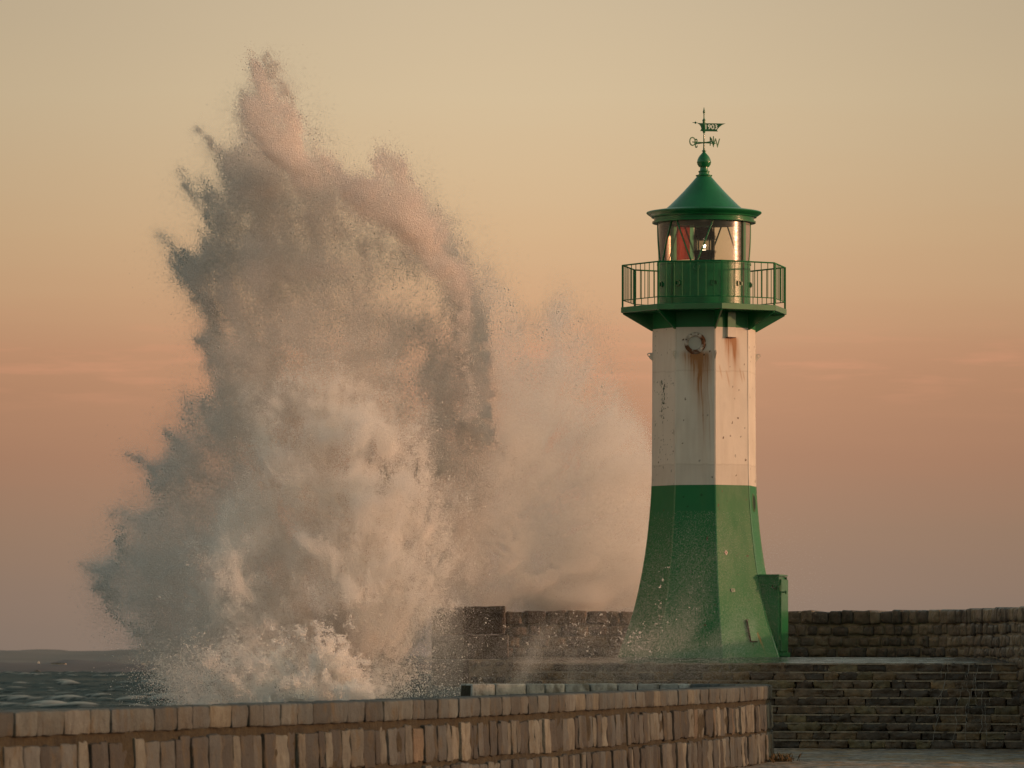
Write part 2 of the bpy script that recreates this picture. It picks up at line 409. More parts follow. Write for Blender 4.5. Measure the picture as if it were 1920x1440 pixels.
detach(jo.build('mortar_bed', M['joint'], None, smooth=60), nw)

# terrace plinth in steps: ten rough courses, each a little behind the one below
TZ0, TZ1 = EYE - .225, GZ
terr = Path([(0.02, 139.0), (3, 138.2), (7, 137.0), (10, 136.0), (12.95, 135.1), (15.5, 134.4)], side=1)
ST = [(0.1322, 0.0906, 0.0563), (0.0873, 0.0612, 0.0417), (0.1917, 0.1285, 0.0675), (0.0595, 0.0441, 0.0315), (0.1454, 0.1126, 0.0563)]
st = MB()
hs = (TZ0 - TZ1) / 10
sj = MB()
core(sj, terr, 0, terr.len, -1.5, -.05, TZ1, TZ0 - .02, n=60, col=(.2, .16, .11), rough=.01)
for k in range(10):
    z1 = TZ0 - k * hs; z0 = z1 - hs
    courses(st, terr, -.02 * k, terr.len, [(z0, z1)], -1.6, .075 * k, (.38, .85), .014, ST, r=.03, rough=.05, na=8, nc=5, protr=.025, nscale=8)
    core(sj, terr, -.01 * k, terr.len, -1.5, .075 * k + .004, z1 - .034, z1 + .007, n=160, col=(.28, .23, .17), rough=.028)
tr = empty('stepped_plinth', (6, 137, GZ)); tag(tr, 'dark wet stone plinth in ten shallow courses below the lighthouse terrace', 'stone steps')
detach(st.build('step_stones', M['basalt'], None, smooth=50), tr)
detach(sj.build('mortar_bed', M['basalt'], None, smooth=50), tr)

# terrace slab on top of it
te = MB(); nx_, ny_ = 90, 60; vs = []; fs = []
for j in range(ny_ + 1):
    for i in range(nx_ + 1):
        s = i / nx_ * terr.len; p = terr.at(np.array([s]), np.array([-.03]))[0]
        y = p[1] + (149.5 - p[1]) * (j / ny_) ** 1.5; d = y - p[1]
        z = TZ0 + .004 + min(d, 3.5) / 3.5 * .15 + .012 * float(fbm(np.array([p[0] * .9]), np.array([y * .9]), 0, 2)[0])
        vs.append((p[0], y, z if 0 < j else TZ0 - .0))
for j in range(ny_):
    for i in range(nx_):
        a = j * (nx_ + 1) + i; fs.append((a, a + 1, a + nx_ + 2, a + nx_ + 1))
te.add(vs, fs); tag(te.build('terrace', M['wetcap'], smooth=50), kind='structure')

# tall parapet behind the lighthouse, curving towards us on the right
BT, BZ = EYE + 1.25, EYE - .12
back = Path([(-.35, 148.0), (3, 148.1), (6.5, 148.1), (9.0, 147.3), (11.0, 145.2), (12.2, 142.2), (12.75, 138.5), (13.1, 134.5), (13.9, 128), (15.5, 118)], side=1)
BS = [(0.1357, 0.1017, 0.0745), (0.1, 0.0787, 0.0617), (0.1714, 0.1289, 0.0899), (0.0785, 0.0624, 0.0514), (0.2142, 0.1601, 0.1093)]
bw = empty('stone_parapet', (7, 148, BZ)); tag(bw, 'tall dark rubble stone parapet behind the lighthouse, curving forward at the right edge', 'wall')
rows = [(BT - .40, BT), (BT - .72, BT - .41), (BT - 1.04, BT - .73), (BT - 1.32, BT - 1.05), (BT - 1.62, BT - 1.33)]
low = []; z = BT - 1.63
while z > GZ: low.append((z - .3, z)); z -= .31
b1 = MB()
BL = back.len
courses(b1, back, 0, BL, [rows[0]], -1.0, .02, (.34, .66), .035, BS, r=.045, rough=.03, na=6, nc=5, protr=.03, zjit=.02)
courses(b1, back, 0, BL, rows[1:], -.5, .0, (.3, .58), .035, BS, r=.055, rough=.03, na=6, nc=5, protr=.03, zjit=.03)
courses(b1, back, 14.5, BL, low, -.5, .0, (.3, .6), .035, BS, r=.05, rough=.03, na=5, nc=4, protr=.03, zjit=.02)
detach(b1.build('wall_stones', M['basalt'], None, smooth=60), bw)
b2 = MB(); core(b2, back, 0, back.len, -.9, -.06, GZ - .1, BT - .06, n=500, col=(.22, .17, .115), rough=.015)
detach(b2.build('mortar_bed', M['basalt'], None, smooth=60), bw)

# water running down the right end of the plinth and the parapet
wt = MB()
for q in range(16):
    s_ = random.choice((12.3, 12.5, 12.6, 12.8, 11.6)) + random.gauss(0, .16); k0 = random.choice((0, 0, 1, 2, 4)); z_ = TZ0 - k0 * hs; prev = None
    while z_ > GZ + .05 and random.random() < .95:
        kk = int((TZ0 - z_) / hs); pxy = terr.at(np.array([s_]), np.array([.075 * kk + .045]))[0]; cur = (pxy[0], pxy[1], z_)
        if prev: wt.bar(prev, cur, random.uniform(.003, .009), 4)
        prev = cur; z_ -= random.uniform(.04, .09); s_ += random.gauss(0, .022)
M['trickle'] = material('running_water', (.38, .36, .33), rough=.2, var=.2)
tag(wt.build('water_trickles', M['trickle']), 'thin white trickles of water running down the right end of the stone steps', 'water', kind='stuff')

# end pier of that parapet, left
px0 = -1.31
ep = empty('wall_end_pier', (-.9, 146, EYE - 7)); tag(ep, 'squared wall end of big dark ashlar blocks left of the terrace, in spray', 'wall')
front = Path([(-1.33, 146.0), (-.12, 146.0)], side=1)
leftp = Path([(-2.35, 152.4), (-1.36, 146.06)], side=1)
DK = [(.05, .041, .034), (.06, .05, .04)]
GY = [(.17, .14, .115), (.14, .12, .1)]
e1 = MB()
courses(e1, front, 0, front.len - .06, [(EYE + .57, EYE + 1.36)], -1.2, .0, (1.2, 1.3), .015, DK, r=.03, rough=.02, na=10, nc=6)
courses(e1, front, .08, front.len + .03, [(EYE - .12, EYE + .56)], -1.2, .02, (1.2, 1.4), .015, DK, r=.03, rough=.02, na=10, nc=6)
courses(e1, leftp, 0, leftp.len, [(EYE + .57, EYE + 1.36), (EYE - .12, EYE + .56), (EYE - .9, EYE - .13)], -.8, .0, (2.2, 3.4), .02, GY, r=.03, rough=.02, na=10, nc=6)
detach(e1.build('block_course', M['basalt'], None, smooth=50), ep)
e2 = MB()
lowf = Path([(-1.2, 145.6), (.08, 145.6)], side=1)
courses(e2, lowf, 0, lowf.len, [(EYE - .36, EYE - .13), (EYE - .82, EYE - .55), (EYE - 1.15, EYE - .84)], -1.4, .0, (.3, .42), .07, [(.13, .115, .1), (.18, .16, .14), (.08, .07, .06)], r=.07, rough=.02, na=6, nc=5)
core(e2, lowf, -.0, lowf.len, -1.4, -.03, -1, EYE - .13, n=12, col=(.33, .28, .21))
detach(e2.build('rubble_base', M['basalt'], None, smooth=50), ep)

# quay ground: one body down to the sea bed, open cobbles on top
def ground_x(y): return np.interp(y, near.q[:340, 1], near.q[:340, 0])
M['cobble'] = bpy.data.materials.new('wet_cobbles'); M['cobble'].use_nodes = True
t = M['cobble'].node_tree; p = t.nodes['Principled BSDF']; co = N(t, 'ShaderNodeTexCoord')
vo = N(t, 'ShaderNodeTexVoronoi'); vo.inputs['Scale'].default_value = 3.2; t.links.new(co.outputs['Object'], vo.inputs['Vector'])
n1 = N(t, 'ShaderNodeTexNoise'); n1.inputs['Scale'].default_value = .8; n1.inputs['Detail'].default_value = 8; n1.inputs['Roughness'].default_value = .72; t.links.new(co.outputs['Object'], n1.inputs['Vector'])
mpg = N(t, 'ShaderNodeMapping'); mpg.inputs['Scale'].default_value = (1, .45, 1); t.links.new(co.outputs['Object'], mpg.inputs[0])
n3 = N(t, 'ShaderNodeTexNoise'); n3.inputs['Scale'].default_value = 3.4; n3.inputs['Detail'].default_value = 8; n3.inputs['Roughness'].default_value = .8; t.links.new(mpg.outputs[0], n3.inputs['Vector'])
n3m = N(t, 'ShaderNodeMapRange'); n3m.inputs[1].default_value = .38; n3m.inputs[2].default_value = .62; t.links.new(n3.outputs[0], n3m.inputs[0])
cr = N(t, 'ShaderNodeValToRGB'); t.links.new(n3m.outputs[0], cr.inputs[0])
cr.color_ramp.elements[0].color = (.03, .027, .023, 1); cr.color_ramp.elements[1].color = (.42, .36, .30, 1)
gr = N(t, 'ShaderNodeMapRange'); gr.inputs[1].default_value = .50; gr.inputs[2].default_value = .60; t.links.new(n1.outputs[0], gr.inputs[0])
mxx = N(t, 'ShaderNodeMix', data_type='RGBA'); t.links.new(math_(t, 'MULTIPLY', gr.outputs[0], .75), mxx.inputs[0]); t.links.new(cr.outputs[0], mxx.inputs[6]); mxx.inputs[7].default_value = (.32, .18, .05, 1)
t.links.new(mxx.outputs[2], p.inputs['Base Color'])
rr_ = N(t, 'ShaderNodeMapRange'); rr_.inputs[1].default_value = .35; rr_.inputs[2].default_value = .65; rr_.inputs[3].default_value = .45; rr_.inputs[4].default_value = .9
t.links.new(n1.outputs[0], rr_.inputs[0]); t.links.new(rr_.outputs[0], p.inputs['Roughness'])
bp = N(t, 'ShaderNodeBump'); bp.inputs['Strength'].default_value = 1; bp.inputs['Distance'].default_value = .06; t.links.new(vo.outputs['Distance'], bp.inputs['Height']); bp.invert = True
t.links.new(bp.outputs[0], p.inputs['Normal'])
M['quay'] = material('quay_wall_stone', (.12, .1, .085), rough=.7, var=.3, bump=.6, bscale=3, bdist=.08)
gm = MB(); vs = []; fs = []
ys = np.concatenate([np.linspace(-8, 90, 60), np.linspace(90.4, 151, 230)]); nxx = 130
ed = []
for y in ys:
    # left edge: inner side of the near wall, then the quay edge beside the plinth
    xl = float(ground_x(y)) - .3 if y < 126 else (-1.1 if y < 138 else -1.0)
    if 117 < y < 126: xl = min(xl, np.interp(y, [117, 124, 126], [float(ground_x(117)) - .3, -1.0, -1.1]))
    ed.append(xl)
    xs_ = xl + (45 - xl) * (np.linspace(0, 1, nxx) ** 1.8)
    zz_ = GZ + .02 * fbm(xs_ * .8, np.full(nxx, y * .8), 0, 3) + .008 * vn(xs_ * 7, np.full(nxx, y * 7), 0, 4)
    vs += list(zip(xs_, np.full(nxx, y), zz_))
for j in range(len(ys) - 1):
    for i in range(nxx - 1):
        a = j * nxx + i; fs.append((a, a + 1, a + nxx + 1, a + nxx))
gm.add(vs, fs)
tag(gm.build('cobbled_ground', M['cobble'], smooth=60), kind='structure')
qb = MB(); n = len(ys); v = [(ed[j], ys[j], GZ - .05) for j in range(n)] + [(ed[j], ys[j], -2) for j in range(n)] + [(45, ys[j], GZ - .05) for j in range(n)] + [(45, ys[j], -2) for j in range(n)]
f = []
for j in range(n - 1):
    f += [(j, j + 1, n + j + 1, n + j), (2 * n + j, 3 * n + j, 3 * n + j + 1, 2 * n + j + 1)]
f += [(n - 1, 3 * n - 1, 4 * n - 1, 2 * n - 1), (0, n, 3 * n, 2 * n)]
qb.add(v, f)
tag(qb.build('quay_body', M['quay']), kind='structure')
# body under the terrace and the parapet
tb = MB(); pv = [terr.at(np.array([s]), np.array([-.2]))[0] for s in np.linspace(0, terr.len, 20)]
poly = [(a, b, -2) for a, b in pv] + [(15.5, 151, -2), (-.9, 151, -2), (-.9, 146.5, -2), (0.0, 146.5, -2)]
tb.prism(poly, (0, 0, EYE - .30 + 2)); tag(tb.build('terrace_body', M['quay']), kind='structure')

# grass tuft at the foot of the wall nose
gt = MB(); gx0, gy0 = 6.25, 118.6
for k in range(150):
    a = random.uniform(0, 6.28); rr = abs(random.gauss(0, .2)); bx, by = gx0 - .15 + math.cos(a) * rr, gy0 + math.sin(a) * rr * 3
    h = random.uniform(.06, .24); lx, ly = random.gauss(0, .1), random.gauss(0, .1); wd = .006
    gt.add([(bx - wd, by, GZ - .02), (bx + wd, by, GZ - .02), (bx + lx * .5, by + ly * .5, GZ + h * .7), (bx + lx, by + ly, GZ + h)], [(0, 1, 2), (0, 2, 3)])
M['grass'] = material('dry_grass', (.09, .06, .02), rough=.8, var=.4)
tag(gt.build('grass_tuft', M['grass']), 'small dry ochre grass tuft at the foot of the rounded wall end', 'grass')

# ------------------------------------------------------------------ lighthouse
K = 143 / F
LX, LY, LZ = 360 / F * 143, 143.0, EYE + (HOR - 1232) * K
LH = empty('lighthouse', (LX, LY, LZ))
tag(LH, 'green and white octagonal lighthouse with round lantern and gallery on the stone terrace', 'lighthouse')
A0 = R(10.0)
def hz(y): return (1232 - y) * K
def vdir(a): return np.array([math.sin(a), -math.cos(a), 0])
RP_Y = np.array([560, 620, 780, 890, 912, 950, 1000, 1040, 1080, 1120, 1150, 1200, 1232, 1240])
RP_R = np.array([97.8, 98.3, 98.8, 99.5, 100.2, 102.4, 107.3, 112.6, 119.5, 128, 135.5, 152.5, 165, 168.]) * K
def rad(y): return np.interp(y, RP_Y, RP_R)
# smooth the profile a little
def radS(y): return sum(rad(y + d) for d in (-14, -7, 0, 7, 14)) / 5 if np.isscalar(y) else np.mean([rad(y + d) for d in (-14, -7, 0, 7, 14)], axis=0)
rows_y = [579]
yy = 584.
while yy < 1233.5: rows_y.append(yy); yy += 1.5
for b in (618.6, 912.0): rows_y += [b - .08, b + .08]
rows_y.append(1240); rows_y = np.array(sorted(set(rows_y)))
NF = 56
sh = MB()
tt = np.linspace(0, 1, NF + 1)
for k in range(8):
    a1, a2 = A0 + R(45) * (k - 1), A0 + R(45) * k
    v1, v2 = vdir(a1), vdir(a2)
    rr = radS(rows_y)
    V = (v1[None, None] * (1 - tt)[None, :, None] + v2[None, None] * tt[None, :, None]) * rr[:, None, None]
    V[:, :, 2] = hz(rows_y)[:, None]
    wob = .006 * fbm(V[:, :, 0] * 1.4, V[:, :, 1] * 1.4, V[:, :, 2] * 1.1, 3, 40) * (np.sin(np.pi * tt) ** .5)[None, :]
    nrm = vdir((a1 + a2) / 2); V += nrm[None, None] * wob[:, :, None]
    Y = np.repeat(rows_y[:, None], NF + 1, 1); T = np.repeat(tt[None], len(rows_y), 0)
    wd = rr[:, None] * .765 / K                          # facet width in px at that row
    U = (T - .5) * wd                                    # px across the facet from its middle
    white = ((Y > 618.6) & (Y < 912.0)).astype(float)
    c = np.array(GREEN)[None, None] * (1 - white)[..., None] + np.array(WHITE)[None, None] * white[..., None]
    # old coats and grime on the white part
    g = fbm(U * .05 + k * 9, Y * .012, k, 4, 60); g2 = fbm(U * .25 + k * 5, Y * .02, k, 3, 61)
    dirt = np.clip(.03 + .09 * g + .07 * g2, 0, .3) * white
    c = c * (1 - dirt[..., None]) + np.array([.30, .25, .17])[None, None] * dirt[..., None]
    for yj in (700., 874.):
        lnm = np.exp(-((Y - yj - 1.2 * vn(U * .1, yj, k, 7)) / 1.1) ** 2) * .22 * white
        c = c * (1 - lnm[..., None]) + np.array([.2, .16, .11]) * lnm[..., None]
    bandw = sstep(872, 876, Y) * white * .10
    c = c * (1 - bandw[..., None])
    rust = np.zeros_like(U)
    warp = 2.2 * fbm(U * .08, Y * .03, 5, 3, 21)
    if k == 0:   # facet that carries the round port
        q = np.clip((Y - 664) / 120, 0, 1)
        cen = 3 + 12 * q; sp = 17 * np.exp(-q * 1.0) + 4
        st_ = np.clip(.5 + 1.0 * vn(U * .38 + warp * .3, Y * .006, 2, 31) + .3 * vn(U * 1.1, Y * .01, 2, 32), 0, 1.4)
        rust = np.exp(-((U - cen + warp) / sp) ** 2) * sstep(658, 672, Y) * np.exp(-np.clip(Y - 676, 0, 999) / 55) * (.55 + .9 * st_) * 1.3
        for c0, wdt, am, y1 in ((11, 1.0, .5, 862), (22, .8, .45, 880), (28, .7, .3, 840), (6, .8, .4, 800)):
            rust += np.exp(-((U - c0 - (Y - 690) * .045 + warp * .5) / wdt) ** 2) * am * sstep(680, 700, Y) * (1 - sstep(y1 - 90, y1, Y)) * .6
    if k == 1:
        st_ = np.clip(.5 + 1.0 * vn(U * .4, Y * .006, 4, 33), 0, 1.4)
        for c0, wdt, am, dec in ((-11, 3.5, 1.1, 22), (4, 5.0, 1.2, 26), (9, 6, .55, 40), (-2, 9, .45, 24)):
            rust += np.exp(-((U - c0 - (Y - 640) * .06 + warp) / (wdt + (Y - 637) * .03)) ** 2) * am * sstep(634, 640, Y) * np.exp(-np.clip(Y - 644, 0, 999) / dec) * (.5 + .6 * st_)
        for c0, y0, ln in ((-28, 690, 30), (-12, 700, 34), (18, 695, 30), (25, 700, 22)):
            rust += np.exp(-((U - c0 - (Y - y0) * .25) / 1.3) ** 2) * .35 * sstep(y0 - 4, y0 + 4, Y) * (1 - sstep(y0 + ln * .5, y0 + ln, Y))
        rust += np.exp(-((Y - 1196 - 0 * U) / 16) ** 2) * np.exp(-((U - 24 - (Y - 1180) * .25) / 1.4) ** 2) * .8 * (Y > 1186)
    # rusty edges of the white facets
    edge = np.minimum(T, 1 - T) * wd
    rust += np.exp(-(edge / 1.6) ** 2) * np.clip(.12 + .4 * vn(Y * .05, k, 3, 35), 0, .5) * white * (.4 + .6 * (k in (0, 1, 2)))
    rust = np.clip(rust * 1.35, 0, .92)
    rc = np.array([.42, .17, .035]) * (1 - .2 * np.clip(rust, 0, 1)[..., None])
    c = c * (1 - rust[..., None]) + rc * rust[..., None]
    if k == 7:   # flaked paint, green showing through white
        nn = fbm(U * .5, Y * .22, 3, 4, 77); reg = np.exp(-((U + 4 - 3 * vn(Y * .02, 0, 0, 8)) / 10) ** 2) * (sstep(705, 720, Y) * (1 - sstep(780, 800, Y)) + .55 * sstep(820, 830, Y) * (1 - sstep(855, 868, Y)))
        reg += np.exp(-((U - 28) / 5) ** 2) * np.exp(-((Y - 724) / 7) ** 2) + np.exp(-((U - 33) / 2) ** 2) * np.exp(-((Y - 813) / 6) ** 2)
        fl = ((nn + reg * .75) > .98).astype(float) * white
        c = c * (1 - fl[..., None]) + np.array([.01, .05, .025]) * fl[..., None]
    # chalky scuffs on the green foot
    gs = np.clip(fbm(U * .04, Y * .02, k + 3, 4, 81) * .5, 0, 1) * (1 - white) * (Y > 800) * .25
    c = c * (1 - gs[..., None]) + np.array([.05, .17, .075]) * gs[..., None]
    for q in range(26):     # small knocks in the paint
        cu, cy = random.uniform(-.45, .45), random.uniform(640, 1225); big = random.uniform(.7, 1.9)
        dd_ = np.hypot((T - .5 - cu) * wd, (Y - cy) * random.uniform(.5, 1.2)) + .6 * vn(U * .9, Y * .9, q, 55)
        km = (dd_ < big)[..., None]; c = np.where(km, np.array([.07, .045, .02]) if random.random() < .6 else c * .55, c)
    n = NF + 1; f = []
    for j in range(len(rows_y) - 1):
        o_ = j * n; f += [(o_ + i + n, o_ + i + n + 1, o_ + i + 1, o_ + i) for i in range(NF)]
    sh.add(V.reshape(-1, 3), f, 0, c.reshape(-1, 3))
shaft = sh.build('tower_shaft', M['shaft'], LH, smooth=25)
# corner strips of the riveted plates
for k in range(8):
    a = A0 + R(45) * k; d = vdir(a); tn = np.array([math.cos(a), math.sin(a), 0])
    for (ya, yb, mt) in ((584, 618.6, 'green'), (618.6, 912.0, 'white'), (912.0, 1233, 'green')):
        ysr = np.linspace(ya, yb, 26); s_ = MB(); v = []
        for y in ysr:
            r_ = float(radS(float(y)))
            for q, o_ in ((-.024, -.012), (-.019, .003), (.019, .003), (.024, -.012)):
                pnt = d * (r_ + o_) + tn * q; v.append((pnt[0], pnt[1], hz(y)))
        f = []
        for j in range(25):
            for i in range(3): f.append((j * 4 + i, j * 4 + i + 1, j * 4 + 5 + i, j * 4 + 4 + i))
        s_.add(v, f)
        M.setdefault('white', material('white_paint', tuple(x * .95 for x in WHITE), rough=.45, var=.12, vscale=3, bump=.1))
        s_.build('corner_strip', M[mt], shaft, smooth=40)
# gallery slab
RG = 158.7 * K
def octv(r, y): return [(r * math.sin(A0 + R(45) * k), -r * math.cos(A0 + R(45) * k), hz(y)) for k in range(8)]
g_ = MB()
v = octv(RG - .02, 588.6) + octv(RG, 588.2) + octv(RG, 578.3) + octv(RG - .03, 577.8) + [(0, 0, hz(577.8)), (0, 0, hz(588.6))]
f = []
for j in range(3):
    for i in range(8): f.append((j * 8 + i, j * 8 + (i + 1) % 8, (j + 1) * 8 + (i + 1) % 8, (j + 1) * 8 + i))
for i in range(8): f.append((24 + i, 24 + (i + 1) % 8, 32)); f.append(((i + 1) % 8, i, 33))
g_.add(v, f); gal = g_.build('gallery_floor', M['green'], LH)
br0 = None
for k in range(8):
    a = A0 + R(45) * k
    if br0 is None:
        b = MB(); r_i = 96 * K
        pts = [(-.02, -r_i, hz(588.7)), (-.02, -(RG - .05), hz(588.7)), (-.02, -(RG - .06), hz(591.5)), (-.02, -(98.6 * K + .03), hz(622)), (-.02, -r_i, hz(622))]
        b.prism(pts, (.04, 0, 0)); br0 = b.build('bracket', M['green'], LH); br0.rotation_euler.z = a
    else:
        o = br0.copy(); COL.objects.link(o); o.parent = LH; o.rotation_euler.z = a
# railing
rail = empty('railing', (0, 0, 0), parent=LH)
RR = 155.6 * K
def onoct(k, t, r=RR):
    a = vdir(A0 + R(45) * k) * r; b = vdir(A0 + R(45) * (k + 1)) * r; return a * (1 - t) + b * t
tr1 = MB()
for k in range(8):
    p, q = onoct(k, 0), onoct(k, 1); tr1.bar((p[0], p[1], hz(499.7)), (q[0], q[1], hz(499.7)), .021, 8)
tr1.build('top_rail', M['railgreen'], rail, smooth=40)
tr2 = MB()
for k in range(8):
    p, q = onoct(k, 0), onoct(k, 1); tr2.bar((p[0], p[1], hz(565)), (q[0], q[1], hz(565)), .013, 6)
tr2.build('bottom_rail', M['railgreen'], rail, smooth=40)
post = bars = None
for k in range(8):
    p = onoct(k, 0)
    if post is None:
        b = MB(); b.box((0, 0, hz(538.6)), (.045, .045, hz(499) - hz(578.2))); post = b.build('post', M['railgreen'], rail)
        o = post
    else: o = post.copy(); COL.objects.link(o); o.parent = rail
    o.location = (p[0], p[1], 0); o.rotation_euler.z = A0 + R(45) * k
    for i in range(1, 8):
        p = onoct(k, i / 8)
        if bars is None:
            b = MB(); b.bar((0, 0, hz(565)), (0, 0, hz(500)), .0115, 6); bars = b.build('bar', M['railgreen'], rail, smooth=50); o = bars
        else: o = bars.copy(); COL.objects.link(o); o.parent = rail
        o.location = (p[0], p[1], 0)
# lantern drum
RD = 87.6 * K
d_ = MB(); d_.lathe([(RD - .2, hz(577.5)), (RD, hz(577.5)), (RD, hz(573)), (RD - .008, hz(572.4)), (RD - .008, hz(498.5)), (RD + .012, hz(498)), (RD + .012, hz(494.3)), (RD - .02, hz(493.8)), (RD - .5, hz(493.8)), (0.01, hz(493.8))], 128)
drum = d_.build('lantern_drum', M['drumgreen'], LH, smooth=35)
def cyl(a, r, z): return np.array([r * math.sin(a), -r * math.cos(a), z])
for adeg in (-68, -36, 9.5, 46, 80):
    a = R(adeg); c0 = cyl(a, RD - .008, hz(535.5)); b = MB()
    w2, h2 = .075, .075
    w2 = h2 = .07; e = [(-w2, -h2, w2, -h2 + .018), (-w2, h2 - .018, w2, h2), (-w2, -h2, -w2 + .018, h2), (w2 - .018, -h2, w2, h2)]
    for (x0, z0, x1, z1) in e:
        b.box(((x0 + x1) / 2, -.012, (z0 + z1) / 2), (x1 - x0 - .001, .04, z1 - z0 - .001), 0)
    b.box((0, .006, 0), (w2 * 2 - .04, .01, h2 * 2 - .04), mi=1)
    b.box((w2 + .02, -.02, 0), (.025, .05, .09))
    o = b.build('vent', [M['green'], M['greendark']], drum); o.location = tuple(c0); o.rotation_euler.z = a
b = MB(); a = R(-11); c0 = cyl(a, RD, hz(506.5)); ring = [(.085 * math.cos(t), .0, .085 * math.sin(t)) for t in np.linspace(0, 2 * math.pi, 25)[:-1]]
for i in range(24): b.bar((ring[i][0], -.006, ring[i][2]), (ring[(i + 1) % 24][0], -.006, ring[(i + 1) % 24][2]), .008, 6)
o = b.build('round_cover', M['green'], drum); o.location = tuple(c0); o.rotation_euler.z = a
b = MB(); b.lathe([(RD - .02, hz(572)), (RD + .004, hz(572)), (RD + .004, hz(500)), (RD - .02, hz(500))], 2, R(-46.8), R(-43.6)); b.build('seam_plate', M['greendark'], drum)
# glazing
RGL = 86.2 * K; ZT, ZB = hz(419), hz(494)
sec0, sec1 = R(60), R(118)
gl = MB(); gl.lathe([(RGL, ZB), (RGL, ZT)], 96, sec1 - 2 * math.pi, R(53.5)); glz = gl.build('lantern_glazing', M['glass'], LH, smooth=60)
def helix(aT, aB, r, wdt=.023, n=14):
    b = MB()
    for i in range(n):
        t0, t1 = i / n, (i + 1) / n
        p = cyl(aT + (aB - aT) * t0, r, ZT + (ZB - ZT) * t0); q = cyl(aT + (aB - aT) * t1, r, ZT + (ZB - ZT) * t1)
        b.bar(tuple(p), tuple(q), wdt, 6)
    return b
for k in range(-4, 2):
    c_ = -42 + 55.5 * k
    for s in (-1, 1):
        if k == 1 and s == 1: continue
        helix(R(c_ + 4.4 * s), R(c_ + 23.5 * s), RGL + .005).build('glazing_bar', M['green'], LH, smooth=50)
b = MB(); b.lathe([(RGL + .03, ZB), (RGL + .03, ZT), (RGL - .05, ZT), (RGL - .05, ZB), (RGL + .03, ZB)], 6, R(53), R(59.5)); b.build('lantern_post', M['green'], LH, smooth=40)
b = MB(); b.lathe([(RGL, ZB), (RGL, ZT)], 16, R(59.5), sec1); b.build('shutter', M['shutter'], LH, smooth=60)
b = MB(); b.lathe([(RGL + .006, ZT - .07), (RGL + .006, ZT - .055)], 16, R(61), sec1); b.lathe([(RGL + .006, ZT - .07), (RGL + .006, ZB + .03)], 1, R(61), R(62)); b.build('shutter_trim', M['greendark'], LH)
b = MB(); b.lathe([(RD + .0, ZT), (RD + .0, hz(578)), ], 2, R(54.5), R(57)); b.lathe([(RD + .03, ZT), (RD + .03, hz(578)), ], 2, R(53), R(54.5)); b.build('door_edge', M['darkseam'], LH)
# coloured sector filters and the lens
def sheet(a0, a1, r, y0, y1, m, nm='colour_filter'):
    b = MB(); b.lathe([(r, hz(y1)), (r, hz(y0))], 8, R(a0), R(a1)); return b.build(nm, m, LH, smooth=60)
lensE = empty('lens', (0, 0, 0), parent=LH)
def lens_child(b, nm, m): return b.build(nm, m, lensE, smooth=30)
rF = 66 * K
for (a0, a1, m) in ((-73, -53, 'teal'), (-53, -25.5, 'red'), (-25.5, -19, 'teal')):
    b = MB(); b.lathe([(rF, hz(491)), (rF, hz(427))], 8, R(a0), R(a1)); lens_child(b, 'colour_filter', M[m])
prof = []
for y in np.arange(427, 449, 2.6):
    r_ = (13.5 + 6.5 * math.sin((y - 424) / 44 * math.pi * .8)) * K; prof += [(r_, hz(y)), (r_ + .055, hz(y + .9)), (r_, hz(y + 2.0))]
b = MB(); b.lathe(prof, 40); lens_child(b, 'upper_prisms', M['lens'])
prof = []
for y in np.arange(470, 490, 2.6):
    r_ = (20 - 5 * (y - 470) / 20) * K; prof += [(r_, hz(y)), (r_ + .055, hz(y + .9)), (r_, hz(y + 2.0))]
b = MB(); b.lathe(prof, 40); lens_child(b, 'lower_prisms', M['lens'])
b = MB()
for a in (-60, 28, 70, 130, 210): p, q = cyl(R(a), 19.5 * K, hz(491)), cyl(R(a), 19.5 * K, hz(426)); b.bar(tuple(p), tuple(q), .018, 6)
b.lathe([(.02, hz(491)), (.03, hz(466))], 12); lens_child(b, 'lens_frame', M['darkseam'])
b = MB(); b.lathe([(20 * K, hz(470)), (20.5 * K, hz(460)), (20 * K, hz(449))], 40); lens_child(b, 'lens_belt', thin_glass('belt_glass', (.7, .7, .66)))
b = MB(); b.lathe([(.005, hz(464.2)), (.04, hz(463)), (.055, hz(461)), (.04, hz(459)), (.005, hz(458))], 14); lens_child(b, 'lamp', M['lamp'])
# roof
pr = [(70, 418), (97, 419), (97.3, 416), (93.5, 415), (94.2, 409.5), (98.5, 408.5), (99.2, 406.8), (104, 403.6), (107, 401.4), (108.2, 399.6), (107.6, 398.2), (105, 397.4), (90, 395),
      (72.5, 392.4), (64, 385), (52, 373.2), (39.5, 360.4), (26, 345.5), (14.2, 332), (14.0, 331), (15.4, 330.2), (15.6, 328.6), (12, 328), (9.8, 326.4), (9.4, 323.6), (10.6, 322.6), (10.7, 321), (8.2, 320), (7.4, 317), (7.4, 313.4), (2, 313.2)]
b = MB(); b.lathe([(r_ * K, hz(y)) for r_, y in pr], 96); roof = b.build('roof', M['green'], LH, smooth=28)
b = MB(); b.lathe([(10 * K, hz(425)), (86 * K, hz(419.5)), (88 * K, hz(418.5))], 64); b.build('ceiling', M['greendark'], roof, smooth=30)
fp = [(3, 313.6), (9.5, 313), (12.4, 308.6), (13.1, 304.6), (13.6, 304.4), (13.6, 303.6), (13.0, 303.3), (12.3, 299.3), (10.3, 295), (8, 291.6), (5.4, 288.8), (3.2, 286.4), (2.5, 284.4), (4.1, 283.6), (4.1, 282.4), (1.9, 281.4), (1.6, 276), (1.5, 268), (1.2, 250), (1, 230), (.01, 229)]
b = MB(); b.lathe([(r_ * K, hz(y)) for r_, y in fp], 40); b.build('finial', M['green'], LH, smooth=35)
